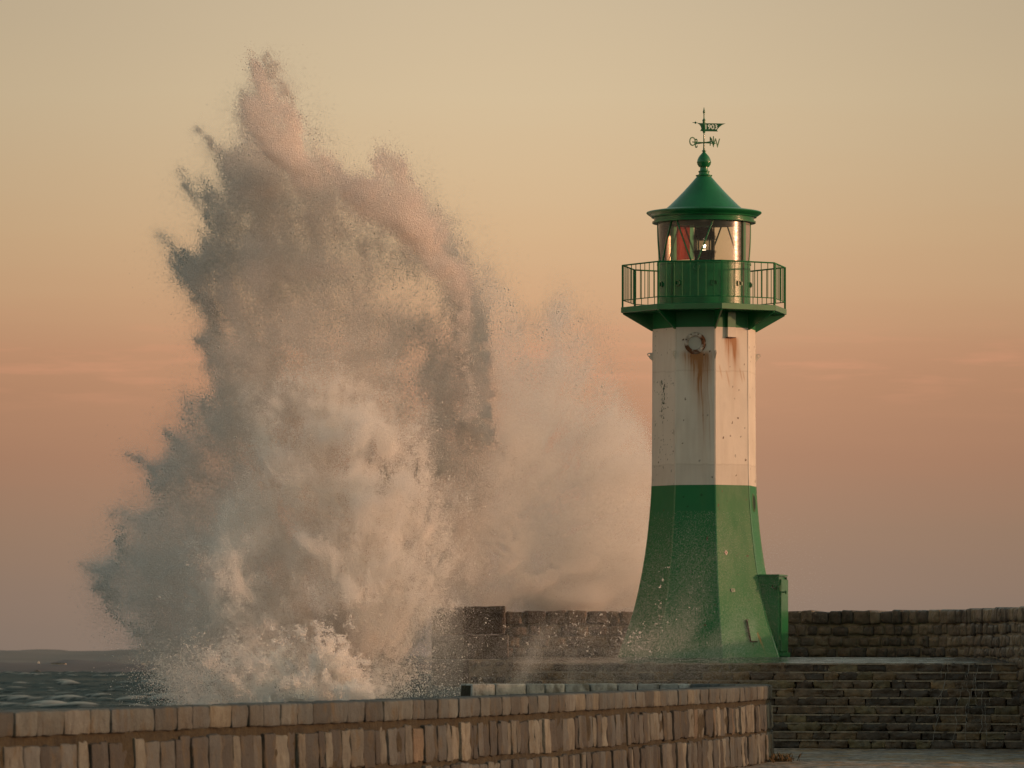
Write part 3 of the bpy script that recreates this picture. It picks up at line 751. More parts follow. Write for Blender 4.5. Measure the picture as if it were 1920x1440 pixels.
# weather vane
vane = empty('weather_vane', (0, 0, 0), parent=LH)
b = MB(); b.lathe([(r_ * K, hz(y)) for r_, y in [(.01, 249.5), (1.8, 249.2), (2.6, 247.5), (2.7, 227), (3.2, 226.5), (3.2, 225.2), (2, 223.8), (1.1, 222), (1, 213.5), (1.8, 211.6), (2.2, 209), (1.2, 206.2), (.9, 204), (.2, 201)]], 20); b.build('spindle', M['green'], vane, smooth=35)
b = MB(); z0_ = hz(267.5)
for ang in (58, 148):
    d = np.array([math.sin(R(ang)), math.cos(R(ang)), 0]) * 26 * K; b.bar((-d[0], -d[1], z0_), (d[0], d[1], z0_), .015, 6)
b.build('compass_arms', M['green'], vane)
def text_mesh(s, size, ext, off=0.0):
    cu = bpy.data.curves.new('t', 'FONT'); cu.body = s; cu.size = size; cu.extrude = ext; cu.offset = off; cu.align_x = 'CENTER'; cu.align_y = 'CENTER'; cu.resolution_u = 3
    ob = bpy.data.objects.new('t', cu); COL.objects.link(ob); bpy.context.view_layer.update()
    dg = bpy.context.evaluated_depsgraph_get(); me = bpy.data.meshes.new_from_object(ob.evaluated_get(dg)); bpy.data.objects.remove(ob); return me
def letter(s, name, ang, flip):
    me = text_mesh(s, .36, .008, 0); me.materials.clear(); me.materials.append(M['green'])
    o = bpy.data.objects.new(name, me); COL.objects.link(o); o.parent = vane
    d = np.array([math.sin(R(ang)), math.cos(R(ang)), 0]); r_ = 26 * K
    o.location = (d[0] * r_, d[1] * r_, z0_)
    # stand the letter upright in the vertical plane of its arm
    xax = Vector((d[0], d[1], 0)) * (1 if not flip else -1); zax = Vector((0, 0, 1)); yax = zax
    nrm = xax.cross(Vector((0, 0, 1)))
    o.rotation_euler = Matrix((xax, Vector((0, 0, 1)), nrm)).transposed().to_euler()
    o.scale = (.8, 1, 1)
letter('W', 'letter', 58, False); letter('O', 'letter', 238, True)
letter('N', 'letter', 148, False); letter('S', 'letter', 328, False)
fl = [(1.5, 231), (40.5, 231.6), (34, 234.2), (29, 238), (25.2, 242.6), (24.4, 244.2), (26, 246.6), (1.5, 246.2)]
fl2 = [(-1.5, 231), (-13, 230.6), (-9, 233.2), (-6.4, 236.6), (-5, 241), (-7.2, 245.6), (-1.5, 246)]
b = MB(); b.prism([(x * K, -.008, hz(y)) for x, y in fl], (0, .016, 0)); flag = b.build('flag', M['green'], vane)
tm = text_mesh('1903', .185, .05, .0012); to = bpy.data.objects.new('cut', tm); COL.objects.link(to)
to.location = Vector((LX + 13.2 * K, LY, LZ + hz(238.4))); to.rotation_euler = (R(90), 0, 0)
md = flag.modifiers.new('cut', 'BOOLEAN'); md.object = to; md.operation = 'DIFFERENCE'; md.solver = 'EXACT'
bpy.context.view_layer.update(); dg = bpy.context.evaluated_depsgraph_get()
nm_ = bpy.data.meshes.new_from_object(flag.evaluated_get(dg)); flag.modifiers.clear(); flag.data = nm_; flag.data.name = 'flag'; bpy.data.objects.remove(to)
b = MB(); b.prism([(x * K, -.008, hz(y)) for x, y in fl2][::-1], (0, .016, 0)); b.bar((-12 * K, 0, hz(230.4)), (-21.5 * K, 0, hz(229.6)), .008, 6)
b.lathe([(.002, -.035), (.03, -.01), (.03, .01), (.002, .035)], 10)
v = b.v[-1]; v[:, 0] -= 16 * K; v[:, 2] += hz(230); b.build('flag_tail', M['green'], vane)
# ports
def port(y, adeg, ro, ri, rusty, paneM):
    a = R(adeg); ap = float(radS(float(y))) * math.cos(R(22.5)); dr = (float(radS(float(y + 5))) - float(radS(float(y - 5)))) / (10 * K)
    e = empty('porthole', (math.sin(a) * (ap), -math.cos(a) * (ap), hz(y)), a, LH); e.rotation_euler = (-math.atan(dr) * math.cos(R(22.5)), 0, a)
    seg = 40; b = MB(); kk_ = 1 if rusty else .3; prof = [(ri, .02), (ri, -.05 * kk_), (ri + .02, -.075 * kk_), (ro - .05, -.07 * kk_), (ro - .015, -.05 * kk_), (ro, .0)]
    v = []; c = []
    for (r_, dd) in prof:
        for i in range(seg):
            t_ = 2 * math.pi * i / seg; v.append((r_ * math.cos(t_), dd, r_ * math.sin(t_)))
            nv = float(fbm(np.array([math.cos(t_) * 2.2 + 3]), np.array([math.sin(t_) * 2.2]), np.array([r_ * 9]), 3, 15)[0])
            if rusty: q = min(1, max(0, .62 + nv * 2.0 - .3 * math.sin(t_))); c.append([WHITE[j] * .8 * (1 - q) + (.13, .05, .014)[j] * q for j in range(3)])
            else: c.append([.045, .13, .05])
    f = []
    for j in range(len(prof) - 1):
        for i in range(seg): k = (i + 1) % seg; f.append((j * seg + i, (j + 1) * seg + i, (j + 1) * seg + k, j * seg + k))
    b.add(v, f, 0, np.array(c)); b.build('port_ring', M['rust'], e, smooth=40)
    b = MB(); b.add([(ri * 1.02 * math.cos(2 * math.pi * i / seg), -.02, ri * 1.02 * math.sin(2 * math.pi * i / seg)) for i in range(seg)], [tuple(range(seg))]); b.build('pane', paneM, e)
    for i in range(8 if rusty else 0):
        b = MB(); t_ = 2 * math.pi * (i + .5) / 8; r_ = (ro + ri) / 2 + .01; b.bar((r_ * math.cos(t_), -.07, r_ * math.sin(t_)), (r_ * math.cos(t_), -.095, r_ * math.sin(t_)), .018, 6, col=(.09, .035, .015))
        b.build('bolt', M['rust'], e)
port(648.5, -12.5, 20.5 * K, 12.6 * K, True, M['pane'])
port(943, 77.5, 18 * K, 13 * K, False, M['paneDark'])
# lifting lugs below the gallery
lug0 = None
for k in (0, 2, 3, 4, 5, 6, 7):
    if lug0 is None:
        b = MB(); pts = []
        for (x, z) in ((0, 9.5), (7.5, 9.5), (10, 8), (10.4, 5.6), (9, 3.4), (0, -8)): pts.append((x * K, z * K))
        # plate with a hole: ring of quads between outline and hole
        hc = (6.9 * K, 5.8 * K); hr = 1.9 * K; m_ = 24; O = []
        for i in range(m_):
            t_ = 2 * math.pi * i / m_; dx, dz = math.cos(t_), math.sin(t_); best = 9
            for j in range(len(pts)):
                x1, z1 = pts[j]; x2, z2 = pts[(j + 1) % len(pts)]; ex, ez = x2 - x1, z2 - z1; den = dx * ez - dz * ex
                if abs(den) < 1e-9: continue
                tt_ = ((x1 - hc[0]) * ez - (z1 - hc[1]) * ex) / den; uu = ((x1 - hc[0]) * dz - (z1 - hc[1]) * dx) / den
                if tt_ > 0 and -1e-6 <= uu <= 1 + 1e-6: best = min(best, tt_)
            O.append((hc[0] + dx * best, hc[1] + dz * best))
        v = []
        for th in (-.012, .012):
            v += [(th, -x, z) for x, z in O] + [(th, -(hc[0] + hr * math.cos(2 * math.pi * i / m_)), hc[1] + hr * math.sin(2 * math.pi * i / m_)) for i in range(m_)]
        f = []
        for i in range(m_):
            j = (i + 1) % m_; f += [(i, j, m_ + j, m_ + i), (2 * m_ + i, 3 * m_ + i, 3 * m_ + j, 2 * m_ + j), (i, 2 * m_ + i, 2 * m_ + j, j), (m_ + i, m_ + j, 3 * m_ + j, 3 * m_ + i)]
        b.add(v, f); lug0 = b.build('lifting_lug', M['white'], LH); o = lug0
    else: o = lug0.copy(); COL.objects.link(o); o.parent = LH
    a = A0 + R(45) * k; r_ = 98.2 * K; o.location = (r_ * math.sin(a), -r_ * math.cos(a), hz(672)); o.rotation_euler.z = a
# cable box below the gallery on the second facet
a = R(32.5); ap = float(radS(610.)) * math.cos(R(22.5))
b = MB(); off = -4 * K; dp = .10
for (y0, y1, mi) in ((590, 618.6, 0), (618.6, 637, 1)):
    b.box((off, -(ap + dp / 2 - .01), (hz(y0) + hz(y1)) / 2), (17.5 * K, dp, hz(y0) - hz(y1) - .001), mi=mi)
b.box((off, -(ap + dp / 2 - .008), hz(637.6)), (18 * K, dp + .004, .018), mi=2)
v_ = b.build('cable_box', [M['green'], M['white'], material('rust_edge', (.08, .025, .012), rough=.8)], LH); v_.rotation_euler.z = a
# door housing on the right facet
a = R(77.5); hw = 46 * K; ro = 146.5 * K
b = MB(); n = 12; ysr = np.linspace(1232.5, 1081, n); v = []; f = []
for y in ysr:
    ri_ = float(radS(float(y))) * math.cos(R(22.5)) - .08
    v += [(-hw, -ri_, hz(y)), (-hw, -ro, hz(y)), (hw, -ro, hz(y)), (hw, -ri_, hz(y))]
for j in range(n - 1):
    for i in range(3): f.append((j * 4 + i, j * 4 + i + 1, j * 4 + i + 5, j * 4 + i + 4))
f.append((4 * (n - 1), 4 * (n - 1) + 1, 4 * (n - 1) + 2, 4 * (n - 1) + 3)); b.add(v, f)
b.box((0, -(ro - .22), hz(1079.6)), (2 * hw + .07, .56, .045))
eh = empty('entrance', (0, 0, 0), a, LH); b.build('housing', M['green'], eh)
b = MB(); b.box((-hw + .02, -(ro + .025), (hz(1232) + hz(1082)) / 2), (.06, .05, hz(1082) - hz(1232))); b.build('door_frame', M['green'], eh); b = MB(); b.box((hw - .02, -(ro + .025), (hz(1232) + hz(1082)) / 2), (.06, .05, hz(1082) - hz(1232))); b.build('door_frame', M['green'], eh)
b = MB(); b.box((.0, -(ro + .05), (hz(1221) + hz(1087)) / 2), (2 * hw - .22, .10, hz(1087) - hz(1221))); b.build('door', M['green'], eh)
b = MB(); b.box((0, -(ro + .07), hz(1227)), (2 * hw - .06, .16, .10)); b.build('sill', M['green'], eh)
b = MB(); b.box((-hw + .075, -(ro + .012), (hz(1222) + hz(1088)) / 2), (.05, .02, hz(1088) - hz(1222))); b.build('door_gap', M['darkseam'], eh)
b = MB(); b.bar((-hw + .25, -(ro + .1), hz(1111)), (-hw + .25, -(ro + .20), hz(1111)), .02, 8); b.bar((-hw + .25, -(ro + .19), hz(1111)), (-hw + .25, -(ro + .22), hz(1111)), .05, 10); b.build('knob', M['greendark'], eh)
for yh in (1103, 1196):
    b = MB(); b.bar((-hw + .03, -(ro + .055), hz(yh + 5)), (-hw + .03, -(ro + .055), hz(yh - 5)), .035, 8); b.build('hinge', M['greendark'], eh)
b = MB()
for (p, q) in (((-hw - .01, ro - .12, 1098), (-hw - .05, ro - .12, 1102)), ((-hw - .05, ro - .12, 1102), (-hw - .05, ro - .03, 1106)), ((-hw - .05, ro - .03, 1106), (-hw - .05, ro + .02, 1100))):
    b.bar((p[0], -p[1], hz(p[2])), (q[0], -q[1], hz(q[2])), .014, 6)
b.build('hook', M['darkseam'], eh)
# small things on the second facet
def on_facet(b, name, mats, x, y, adeg=32.5):
    y0 = float(radS(float(y - 6))); y1 = float(radS(float(y + 6))); ap = float(radS(float(y))) * math.cos(R(22.5)); dr = (y1 - y0) / (12 * K) * math.cos(R(22.5))
    o = b.build(name, mats, LH); a = R(adeg); tn = np.array([math.cos(a), math.sin(a), 0]); p = vdir(a) * (ap + .006) + tn * x * K
    o.location = (p[0], p[1], hz(y)); o.rotation_euler = (-math.atan(dr), 0, a); return o
b = MB(); b.prism([(0, 0, .075), (.06, 0, 0), (0, 0, -.075), (-.06, 0, 0)], (0, -.004, 0)); b.prism([(0, -.005, .04), (.03, -.005, -.02), (-.03, -.005, -.02)], (0, -.003, 0), mi=1)
on_facet(b, 'diamond_sticker', [M['sticker'], M['pinkmark']], -22, 1038)
b = MB(); b.box((0, -.006, 0), (.12, .012, .09)); b.box((0, -.014, .02), (.08, .004, .02), mi=1); b.box((-.01, -.014, -.015), (.06, .004, .02), mi=1)
on_facet(b, 'maker_plate', [material('grey_plate', (.28, .33, .29), rough=.4), M['greendark']], -15, 1108)
b = MB(); b.box((0, -.025, 0), (.24, .05, .62)); b.box((-.126, -.03, 0), (.012, .066, .63), mi=1); b.box((-.02, -.03, -.318), (.22, .066, .014), mi=1); b.box((-.12, -.03, .29), (.05, .066, .03), mi=1)  # cover with dark strips along its left and bottom edges
on_facet(b, 'inspection_cover', [M['green'], material('dark_edging', (.03, .025, .012), rough=.8)], 14, 1183)

# ------------------------------------------------------------------ sea, far shore
def graded(a, b, lo, hi, d, g=1.12):
    """coordinates dense (step d) in [lo,hi], growing by g outwards to a and b"""
    mid = list(np.arange(lo, hi + d, d)); s = d; r = mid[-1]; R_ = []
    while r < b: s *= g; r += s; R_.append(min(r, b))
    s = d; r = mid[0]; L_ = []
    while r > a: s *= g; r -= s; L_.append(max(r, a))
    return np.array(L_[::-1] + mid + R_)
xs = graded(-30000, 30000, -205, -15, 1.0); ysz = graded(-3000, 2040, 430, 2000, 1.25)
X, Yg = np.meshgrid(xs, ysz)
dx = np.gradient(xs)[None, :]; dy = np.gradient(ysz)[:, None]; sp = np.maximum(dx, dy) + 0 * X
Z = np.zeros_like(X); DX = np.zeros_like(X)
for i in range(64):
    lam = 2.3 * (13 / 2.3) ** (rng.random() ** .8); k_ = 2 * math.pi / lam; th = rng.normal(R(262), R(26)); ph = rng.random() * 6.28
    am = .0125 * lam ** .9 * (1 - sstep(lam * .16, lam * .34, sp))
    q = k_ * (X * math.cos(th) + Yg * math.sin(th)) + ph
    Z += am * np.sin(q); DX += am * .9 * np.cos(q)
grp = .75 + .5 * fbm(X / 60, Yg / 60, 0, 2, 91); Z *= grp
crest = (Z + .14 * fbm(X / 4, Yg / 3, 0, 3, 92) + .16 * fbm(X / 26, Yg / 26, 1, 2, 93))
tq = np.percentile(crest[sp < 2], [98.8, 99.75]); foam = sstep(tq[0], tq[1], crest + .10 * fbm(X / 1.5, Yg / 1.2, 2, 3, 94)) * (sp < 6); crq = 0
v = np.column_stack([X.ravel(), Yg.ravel(), Z.ravel()]); ny, nx = X.shape
idx = np.arange(ny * nx).reshape(ny, nx)
f = np.stack([idx[:-1, :-1], idx[:-1, 1:], idx[1:, 1:], idx[1:, :-1]], -1).reshape(-1, 4)
def fast_mesh(name, v, f, cols=None):
    me = bpy.data.meshes.new(name); me.vertices.add(len(v)); me.vertices.foreach_set('co', v.astype(np.float32).ravel())
    if len(f):
        k = f.shape[1]; me.loops.add(f.size); me.loops.foreach_set('vertex_index', f.astype(np.int32).ravel()); me.polygons.add(len(f))
        me.polygons.foreach_set('loop_start', np.arange(0, f.size, k, dtype=np.int32))
        me.polygons.foreach_set('use_smooth', np.ones(len(f), bool))
    if cols is not None:
        at = me.attributes.new(cols[0], 'FLOAT', 'POINT'); at.data.foreach_set('value', cols[1].astype(np.float32).ravel())
    me.update(calc_edges=True); return me
me = fast_mesh('sea', v, f, ('foam', foam))
M['sea'] = bpy.data.materials.new('sea_water'); M['sea'].use_nodes = True; t = M['sea'].node_tree; p = t.nodes['Principled BSDF']
at = N(t, 'ShaderNodeAttribute', attribute_name='foam'); mm = N(t, 'ShaderNodeMix', data_type='RGBA'); mm.inputs[6].default_value = (.004, .009, .008, 1); mm.inputs[7].default_value = (.36, .36, .34, 1)
t.links.new(at.outputs['Fac'], mm.inputs[0]); t.links.new(mm.outputs[2], p.inputs['Base Color'])
t.links.new(math_(t, 'MULTIPLY_ADD', at.outputs['Fac'], .6, .12), p.inputs['Roughness']); p.inputs['IOR'].default_value = 1.33
co = N(t, 'ShaderNodeTexCoord'); mpn = N(t, 'ShaderNodeMapping'); mpn.inputs['Scale'].default_value = (.8, 1.1, 1); t.links.new(co.outputs['Object'], mpn.inputs[0])
bn = N(t, 'ShaderNodeTexNoise'); bn.inputs['Scale'].default_value = 1.1; bn.inputs['Detail'].default_value = 5; t.links.new(mpn.outputs[0], bn.inputs['Vector'])
bb = N(t, 'ShaderNodeBump'); bb.inputs['Strength'].default_value = 1; bb.inputs['Distance'].default_value = .5; p.inputs['Specular IOR Level'].default_value = .09; t.links.new(bn.outputs[0], bb.inputs['Height']); t.links.new(bb.outputs[0], p.inputs['Normal'])
# steep chop seen at a grazing angle shows mostly dark water and only a part of the sky
gls = N(t, 'ShaderNodeBsdfGlossy'); gls.inputs['Roughness'].default_value = .18; gls.inputs['Color'].default_value = (.9, .95, .95, 1); dfu = N(t, 'ShaderNodeBsdfDiffuse')
t.links.new(mm.outputs[2], dfu.inputs['Color']); t.links.new(bb.outputs[0], gls.inputs['Normal']); mm.inputs[6].default_value = (.014, .018, .016, 1)
fr = N(t, 'ShaderNodeFresnel'); fr.inputs['IOR'].default_value = 1.33; t.links.new(bb.outputs[0], fr.inputs['Normal'])
msx = N(t, 'ShaderNodeMixShader'); t.links.new(math_(t, 'MINIMUM', math_(t, 'MULTIPLY', fr.outputs[0], .6), .2), msx.inputs[0]); t.links.new(dfu.outputs[0], msx.inputs[1]); t.links.new(gls.outputs[0], msx.inputs[2])
om = [n for n in t.nodes if n.type == 'OUTPUT_MATERIAL'][0]; t.links.new(msx.outputs[0], om.inputs['Surface']); t.nodes.remove(p)
me.materials.append(M['sea']); o = bpy.data.objects.new('sea', me); COL.objects.link(o); tag(o, kind='structure')

def ridge(name, y0, depth, prof, mat_, zb=-1):
    # prof: function x -> crest height; rounded hill body with real depth
    xs_ = np.linspace(-1500, 1500, 600) * (y0 / 2000); vv = []; nrow = 9
    for j in range(nrow):
        tj = j / (nrow - 1); hgt = math.sin(min(1, tj * 1.6) * math.pi / 2) if tj < .62 else math.cos((tj - .62) / .38 * math.pi / 2)
        vv.append(np.column_stack([xs_, np.full_like(xs_, y0 + depth * tj), zb + (prof(xs_) - zb) * hgt + (1.2 * fbm(xs_ / 14, np.full_like(xs_, tj * 9), 0, 3, 5) * (hgt > .2))]))
    vv = np.vstack(vv); n = len(xs_); idx = np.arange(nrow * n).reshape(nrow, n)
    ff = np.stack([idx[:-1, :-1], idx[:-1, 1:], idx[1:, 1:], idx[1:, :-1]], -1).reshape(-1, 4)
    m_ = fast_mesh(name, vv, ff); m_.materials.append(mat_); o = bpy.data.objects.new(name, m_); COL.objects.link(o); tag(o, kind='structure'); return o
def px2x(px, D): return (px - 960) / F * D
M['wood1'] = material('hazed_shore_woods', (.10, .097, .108), rough=.9, var=.25, vscale=.02)  # woods colour greyed and lightened to stand for haze
M['wood2'] = material('hazed_hill_woods', (.16, .16, .16), rough=.9, var=.15, vscale=.01)  # paler again: the thicker haze is put into the colour
def p1(x):
    pxs = 960 + x * F / 2060; y = np.interp(pxs, [-400, 0, 80, 160, 240, 330, 420, 900, 2400], [1243, 1243, 1240.5, 1243, 1244.5, 1240, 1243, 1246, 1246])
    return EYE + (HOR - y) / F * 2100 + .5 * fbm(x / 12, 0, 0, 3, 3)
def p2(x):
    pxs = 960 + x * F / 4000; y = np.interp(pxs, [-400, 0, 60, 120, 180, 260, 330, 420, 900, 2400], [1219, 1217.5, 1221, 1219.5, 1218, 1216, 1219, 1224, 1232, 1240])
    return EYE + (HOR - y) / F * 4300 + .5 * fbm(x / 20, 0, 0, 3, 4)
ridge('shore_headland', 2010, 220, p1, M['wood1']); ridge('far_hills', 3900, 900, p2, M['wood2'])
def house(px, py, D, wdt, h, lab, mat1, z=None, lit=False):
    e = empty('shore_house', (px2x(px, D), D, EYE + (HOR - py) / F * D - h / 2)); tag(e, lab, 'house')
    b = MB(); b.box((0, 0, h * .3), (wdt, wdt * .8, h * .6)); b.build('wall', mat1, e)
    b = MB(); b.prism([(-wdt * .55, -wdt * .45, h * .6), (wdt * .55, -wdt * .45, h * .6), (0, -wdt * .45, h)], (0, wdt * .9, 0)); b.build('roof', M['steel'] if not lit else mat1, e)
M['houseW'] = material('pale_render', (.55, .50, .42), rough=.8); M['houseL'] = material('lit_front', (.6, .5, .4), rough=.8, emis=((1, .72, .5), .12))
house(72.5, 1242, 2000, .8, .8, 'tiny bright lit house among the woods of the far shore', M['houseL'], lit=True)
house(70, 1259.5, 2004, 2.2, 1.6, 'small pale building at the waterline of the far shore', M['houseW'])
house(110, 1244, 2002, 5.5, .7, 'long low pale building on the far shore right of the lit house', M['houseW'])
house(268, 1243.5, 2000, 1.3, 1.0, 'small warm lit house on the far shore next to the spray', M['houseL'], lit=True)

# ------------------------------------------------------------------ spray (droplets as real spheres, millions of them)
def points_group(mt):
    g = bpy.data.node_groups.new('droplets', 'GeometryNodeTree')
    g.interface.new_socket('Geometry', in_out='INPUT', socket_type='NodeSocketGeometry'); g.interface.new_socket('Geometry', in_out='OUTPUT', socket_type='NodeSocketGeometry')
    a = g.nodes.new('NodeGroupInput'); b = g.nodes.new('NodeGroupOutput'); m = g.nodes.new('GeometryNodeMeshToPoints'); na = g.nodes.new('GeometryNodeInputNamedAttribute'); na.inputs[0].default_value = 'rad'
    sm = g.nodes.new('GeometryNodeSetMaterial'); sm.inputs['Material'].default_value = M[mt]
    g.links.new(a.outputs[0], m.inputs['Mesh']); g.links.new(na.outputs[0], m.inputs['Radius']); g.links.new(m.outputs[0], sm.inputs[0]); g.links.new(sm.outputs[0], b.inputs[0]); return g
def water_mat(nm, col, tr):
    m = bpy.data.materials.new(nm); m.use_nodes = True; t = m.node_tree; p = t.nodes['Principled BSDF']
    t.nodes.remove(p); o_ = [n for n in t.nodes if n.type == 'OUTPUT_MATERIAL'][0]
    d1 = N(t, 'ShaderNodeBsdfDiffuse'); d2 = N(t, 'ShaderNodeBsdfTranslucent'); ms = N(t, 'ShaderNodeMixShader'); ms.inputs[0].default_value = tr
    for d_n in (d1, d2): d_n.inputs['Color'].default_value = (*col, 1)
    t.links.new(d1.outputs[0], ms.inputs[1]); t.links.new(d2.outputs[0], ms.inputs[2]); t.links.new(ms.outputs[0], o_.inputs['Surface']); return m
M['drop'] = water_mat('dimmed_spray_water', (.74, .73, .71), .06)  # body droplets darkened in colour, standing for the fan's unlit water
M['mist'] = water_mat('brightened_mist_water', (.96, .96, .95), .3)  # same water in a lighter colour, to brighten the wing
M['crest'] = water_mat('sun_tinted_crest_water', (.95, .90, .87), .2)  # same water, sunlight put into its lighter, warmer colour
M['billow'] = water_mat('brightened_billow_water', (.97, .97, .96), .35)  # same water lightened in colour, so the front billows read as lit
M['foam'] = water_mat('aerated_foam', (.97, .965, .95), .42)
PG = {k_: points_group(k_) for k_ in ('drop', 'foam', 'crest', 'mist', 'billow')}
def droplets(name, P, rad_, lab, cat, kind='stuff', mt='drop'):
    me = fast_mesh(name, P, np.zeros((0, 4)), ('rad', rad_)); me.materials.append(M[mt])
    o = bpy.data.objects.new(name, me); COL.objects.link(o); md = o.modifiers.new('droplets', 'NODES'); md.node_group = PG[mt]
    return tag(o, lab, cat, kind=kind)
DS = 145.0; S = DS / F
def to_world(u, v, wv, D0=145.0):        # u, v: elevation plan of one body, drawn at its own mean distance D0; wv: metres behind the 145 m plane
    return np.column_stack([(u - 960) * D0 / F, DS + wv, EYE + (HOR - v) * D0 / F])
QUAL = 1.0
GU, GV = np.meshgrid(np.arange(130, 1290, 2.0), np.arange(80, 1342, 2.0))
OU, OV = 640., 1420.
ang = np.degrees(np.arctan2(GU - OU, OV - GV)); rr = np.hypot(GU - OU, GV - OV)
# slow domain warp, streaks run outwards from the foot
wu = GU + 14 * fbm(GU / 60, GV / 60, 1, 3, 201); wv_ = GV + 14 * fbm(GU / 60, GV / 60, 2, 3, 211)
OUT = [(330, 1340), (322, 1300), (292, 1262), (250, 1205), (205, 1140), (190, 1090), (198, 1058), (222, 1030), (214, 962), (262, 968), (300, 940), (268, 905), (252, 860), (300, 880), (318, 862), (312, 818), (345, 800), (345, 745), (405, 735), (418, 700), (385, 640), (395, 600), (352, 540),
       (300, 440), (352, 490), (392, 500), (370, 432), (400, 450), (382, 385), (350, 335), (378, 362), (383, 340), (430, 375), (425, 330), (388, 245), (420, 280), (446, 300), (462, 262), (455, 172), (478, 195), (466, 125), (492, 135), (500, 108), (520, 140), (560, 195), (600, 262), (622, 300),
       (650, 305), (690, 350), (712, 330), (708, 308), (728, 290), (765, 310), (800, 345), (845, 375), (880, 420), (915, 470), (950, 530), (985, 572), (1010, 575), (1040, 535), (1062, 498), (1090, 540), (1120, 580), (1150, 630), (1168, 690), (1195, 730), (1225, 770), (1250, 860), (1265, 1152), (1000, 1150), (900, 1180), (880, 1340)]
OUT = np.array(OUT, float)
def inside(U, V, P):
    r = np.zeros(U.shape, bool); n = len(P)
    for i in range(n):
        x1, y1 = P[i]; x2, y2 = P[(i + 1) % n]
        if y1 == y2: continue
        c = ((y1 > V) != (y2 > V)) & (U < (x2 - x1) * (V - y1) / (y2 - y1) + x1); r ^= c
    return r
def blur(a, s):
    k = int(s * 3); x = np.arange(-k, k + 1); g = np.exp(-x * x / (2 * s * s)); g /= g.sum()
    a = np.apply_along_axis(lambda q: np.convolve(q, g, 'same'), 0, a); return np.apply_along_axis(lambda q: np.convolve(q, g, 'same'), 1, a)
fing = fbm(ang / 4.2, rr / 150, 3, 4, 221)               # fingers: narrow in angle, long in radius
U2 = wu + 9 * fbm(GU / 9, GV / 9, 4, 3, 231); V2 = wv_ + 9 * fbm(GU / 9, GV / 9, 5, 3, 241)
m0 = inside(U2, V2, OUT).astype(float)
m1 = blur(m0, 2.0); m2 = blur(m0, 8)
left = sstep(760, 560, GU + 0 * GV)
edge_soft = m1 * .55 + m2 * .45
dens = sstep(.30, .95, m2 + .44 * fing * (1 - m2)) * sstep(.02, .2, m2)
TAU = (.25 * m1 + 1.0 * dens)
# broad opacity plan
def blob(u, v, su, sv, rot=0):
    c, s = math.cos(R(rot)), math.sin(R(rot)); x = (wu - u) * c + (wv_ - v) * s; y = -(wu - u) * s + (wv_ - v) * c
    return np.exp(-(x / su) ** 2 - (y / sv) ** 2)
def line(pts, wd, rough=.0):
    d = np.full(GU.shape, 1e9)
    for (a, b) in zip(pts[:-1], pts[1:]):
        ax, ay = a; bx, by = b; L = (bx - ax) ** 2 + (by - ay) ** 2
        t_ = np.clip(((wu - ax) * (bx - ax) + (wv_ - ay) * (by - ay)) / L, 0, 1); d = np.minimum(d, np.hypot(wu - ax - t_ * (bx - ax), wv_ - ay - t_ * (by - ay)))
    return np.exp(-(d / wd) ** 2)
plan = .75 + 0 * GU
plan += 1.5 * blob(500, 400, 110, 210, -20) + 1.0 * blob(330, 1080, 130, 180) + 1.2 * blob(640, 950, 230, 330) + 1.1 * blob(880, 980, 150, 260) + .9 * blob(610, 330, 60, 60) + .8 * blob(440, 650, 60, 140)
plan -= .75 * blob(960, 600, 60, 80) + .65 * blob(1080, 590, 100, 120) + .35 * blob(560, 205, 40, 90, -30) + .45 * blob(740, 560, 60, 60) + .5 * blob(400, 440, 45, 50) + .25 * blob(1200, 760, 50, 120)
plan -= .45 * blob(620, 180, 60, 70) + .3 * blob(920, 440, 60, 80)
plan += 2.1 * sstep(880, 960, GU) * sstep(560 + .45 * (GU - 950), 720 + .45 * (GU - 950), GV) + .35 * sstep(880, 960, GU)
plan = np.clip(plan, .10, 5)
streak = fbm(ang / 1.5, rr / 75, 7, 4, 261, .6)
mod = np.exp(.7 * fbm(wu / 34, wv_ / 34, 6, 4, 251, .6) + .75 * streak * (1 - .45 * sstep(880, 980, GU)))
TAU = TAU * plan * mod
# rifts in the right wing through which the darker sky shows
rift = 0
for P_, w_ in (([(990, 960), (1050, 925), (1110, 905)], 13), ([(1040, 885), (1065, 855), (1090, 840)], 16), ([(1080, 965), (1130, 950), (1180, 938)], 8), ([(960, 985), (930, 1030), (900, 1080)], 22), ([(1000, 1078), (1050, 1058)], 6), ([(1080, 700), (1110, 690)], 14), ([(1030, 800), (1075, 770)], 12)):
    rift = np.maximum(rift, line(P_, w_))
TAU *= 1 - .62 * np.clip(rift * (.6 + .9 * fbm(wu / 12, wv_ / 7, 5, 3, 291)), 0, 1)
# the veil thins in front of the wall end
TAU *= 1 - .88 * sstep(745, 805, GU + .35 * (GV - 1200)) * sstep(1115, 1150, GV)
JETS = [[(388, 245), (412, 290), (445, 370), (470, 450)], [(350, 335), (372, 385), (400, 430), (440, 480)], [(383, 343), (405, 380), (440, 420)], [(302, 440), (325, 485), (355, 535), (400, 590)],
        [(368, 434), (400, 480), (440, 520)], [(455, 172), (462, 225), (475, 300)], [(468, 126), (482, 160), (500, 220)], [(501, 109), (510, 128), (532, 168)], [(253, 855), (300, 900), (350, 950)], [(313, 822), (350, 850), (400, 900)],
        [(165, 1055), (195, 1064), (240, 1085)], [(214, 962), (262, 980), (330, 1010)], [(190, 1092), (230, 1120), (290, 1150)], [(380, 640), (405, 690), (440, 740)], [(622, 298), (640, 320), (670, 370)], [(728, 292), (742, 330), (775, 380)], [(1062, 498), (1066, 560), (1070, 620)], [(345, 745), (380, 770), (430, 810)]]
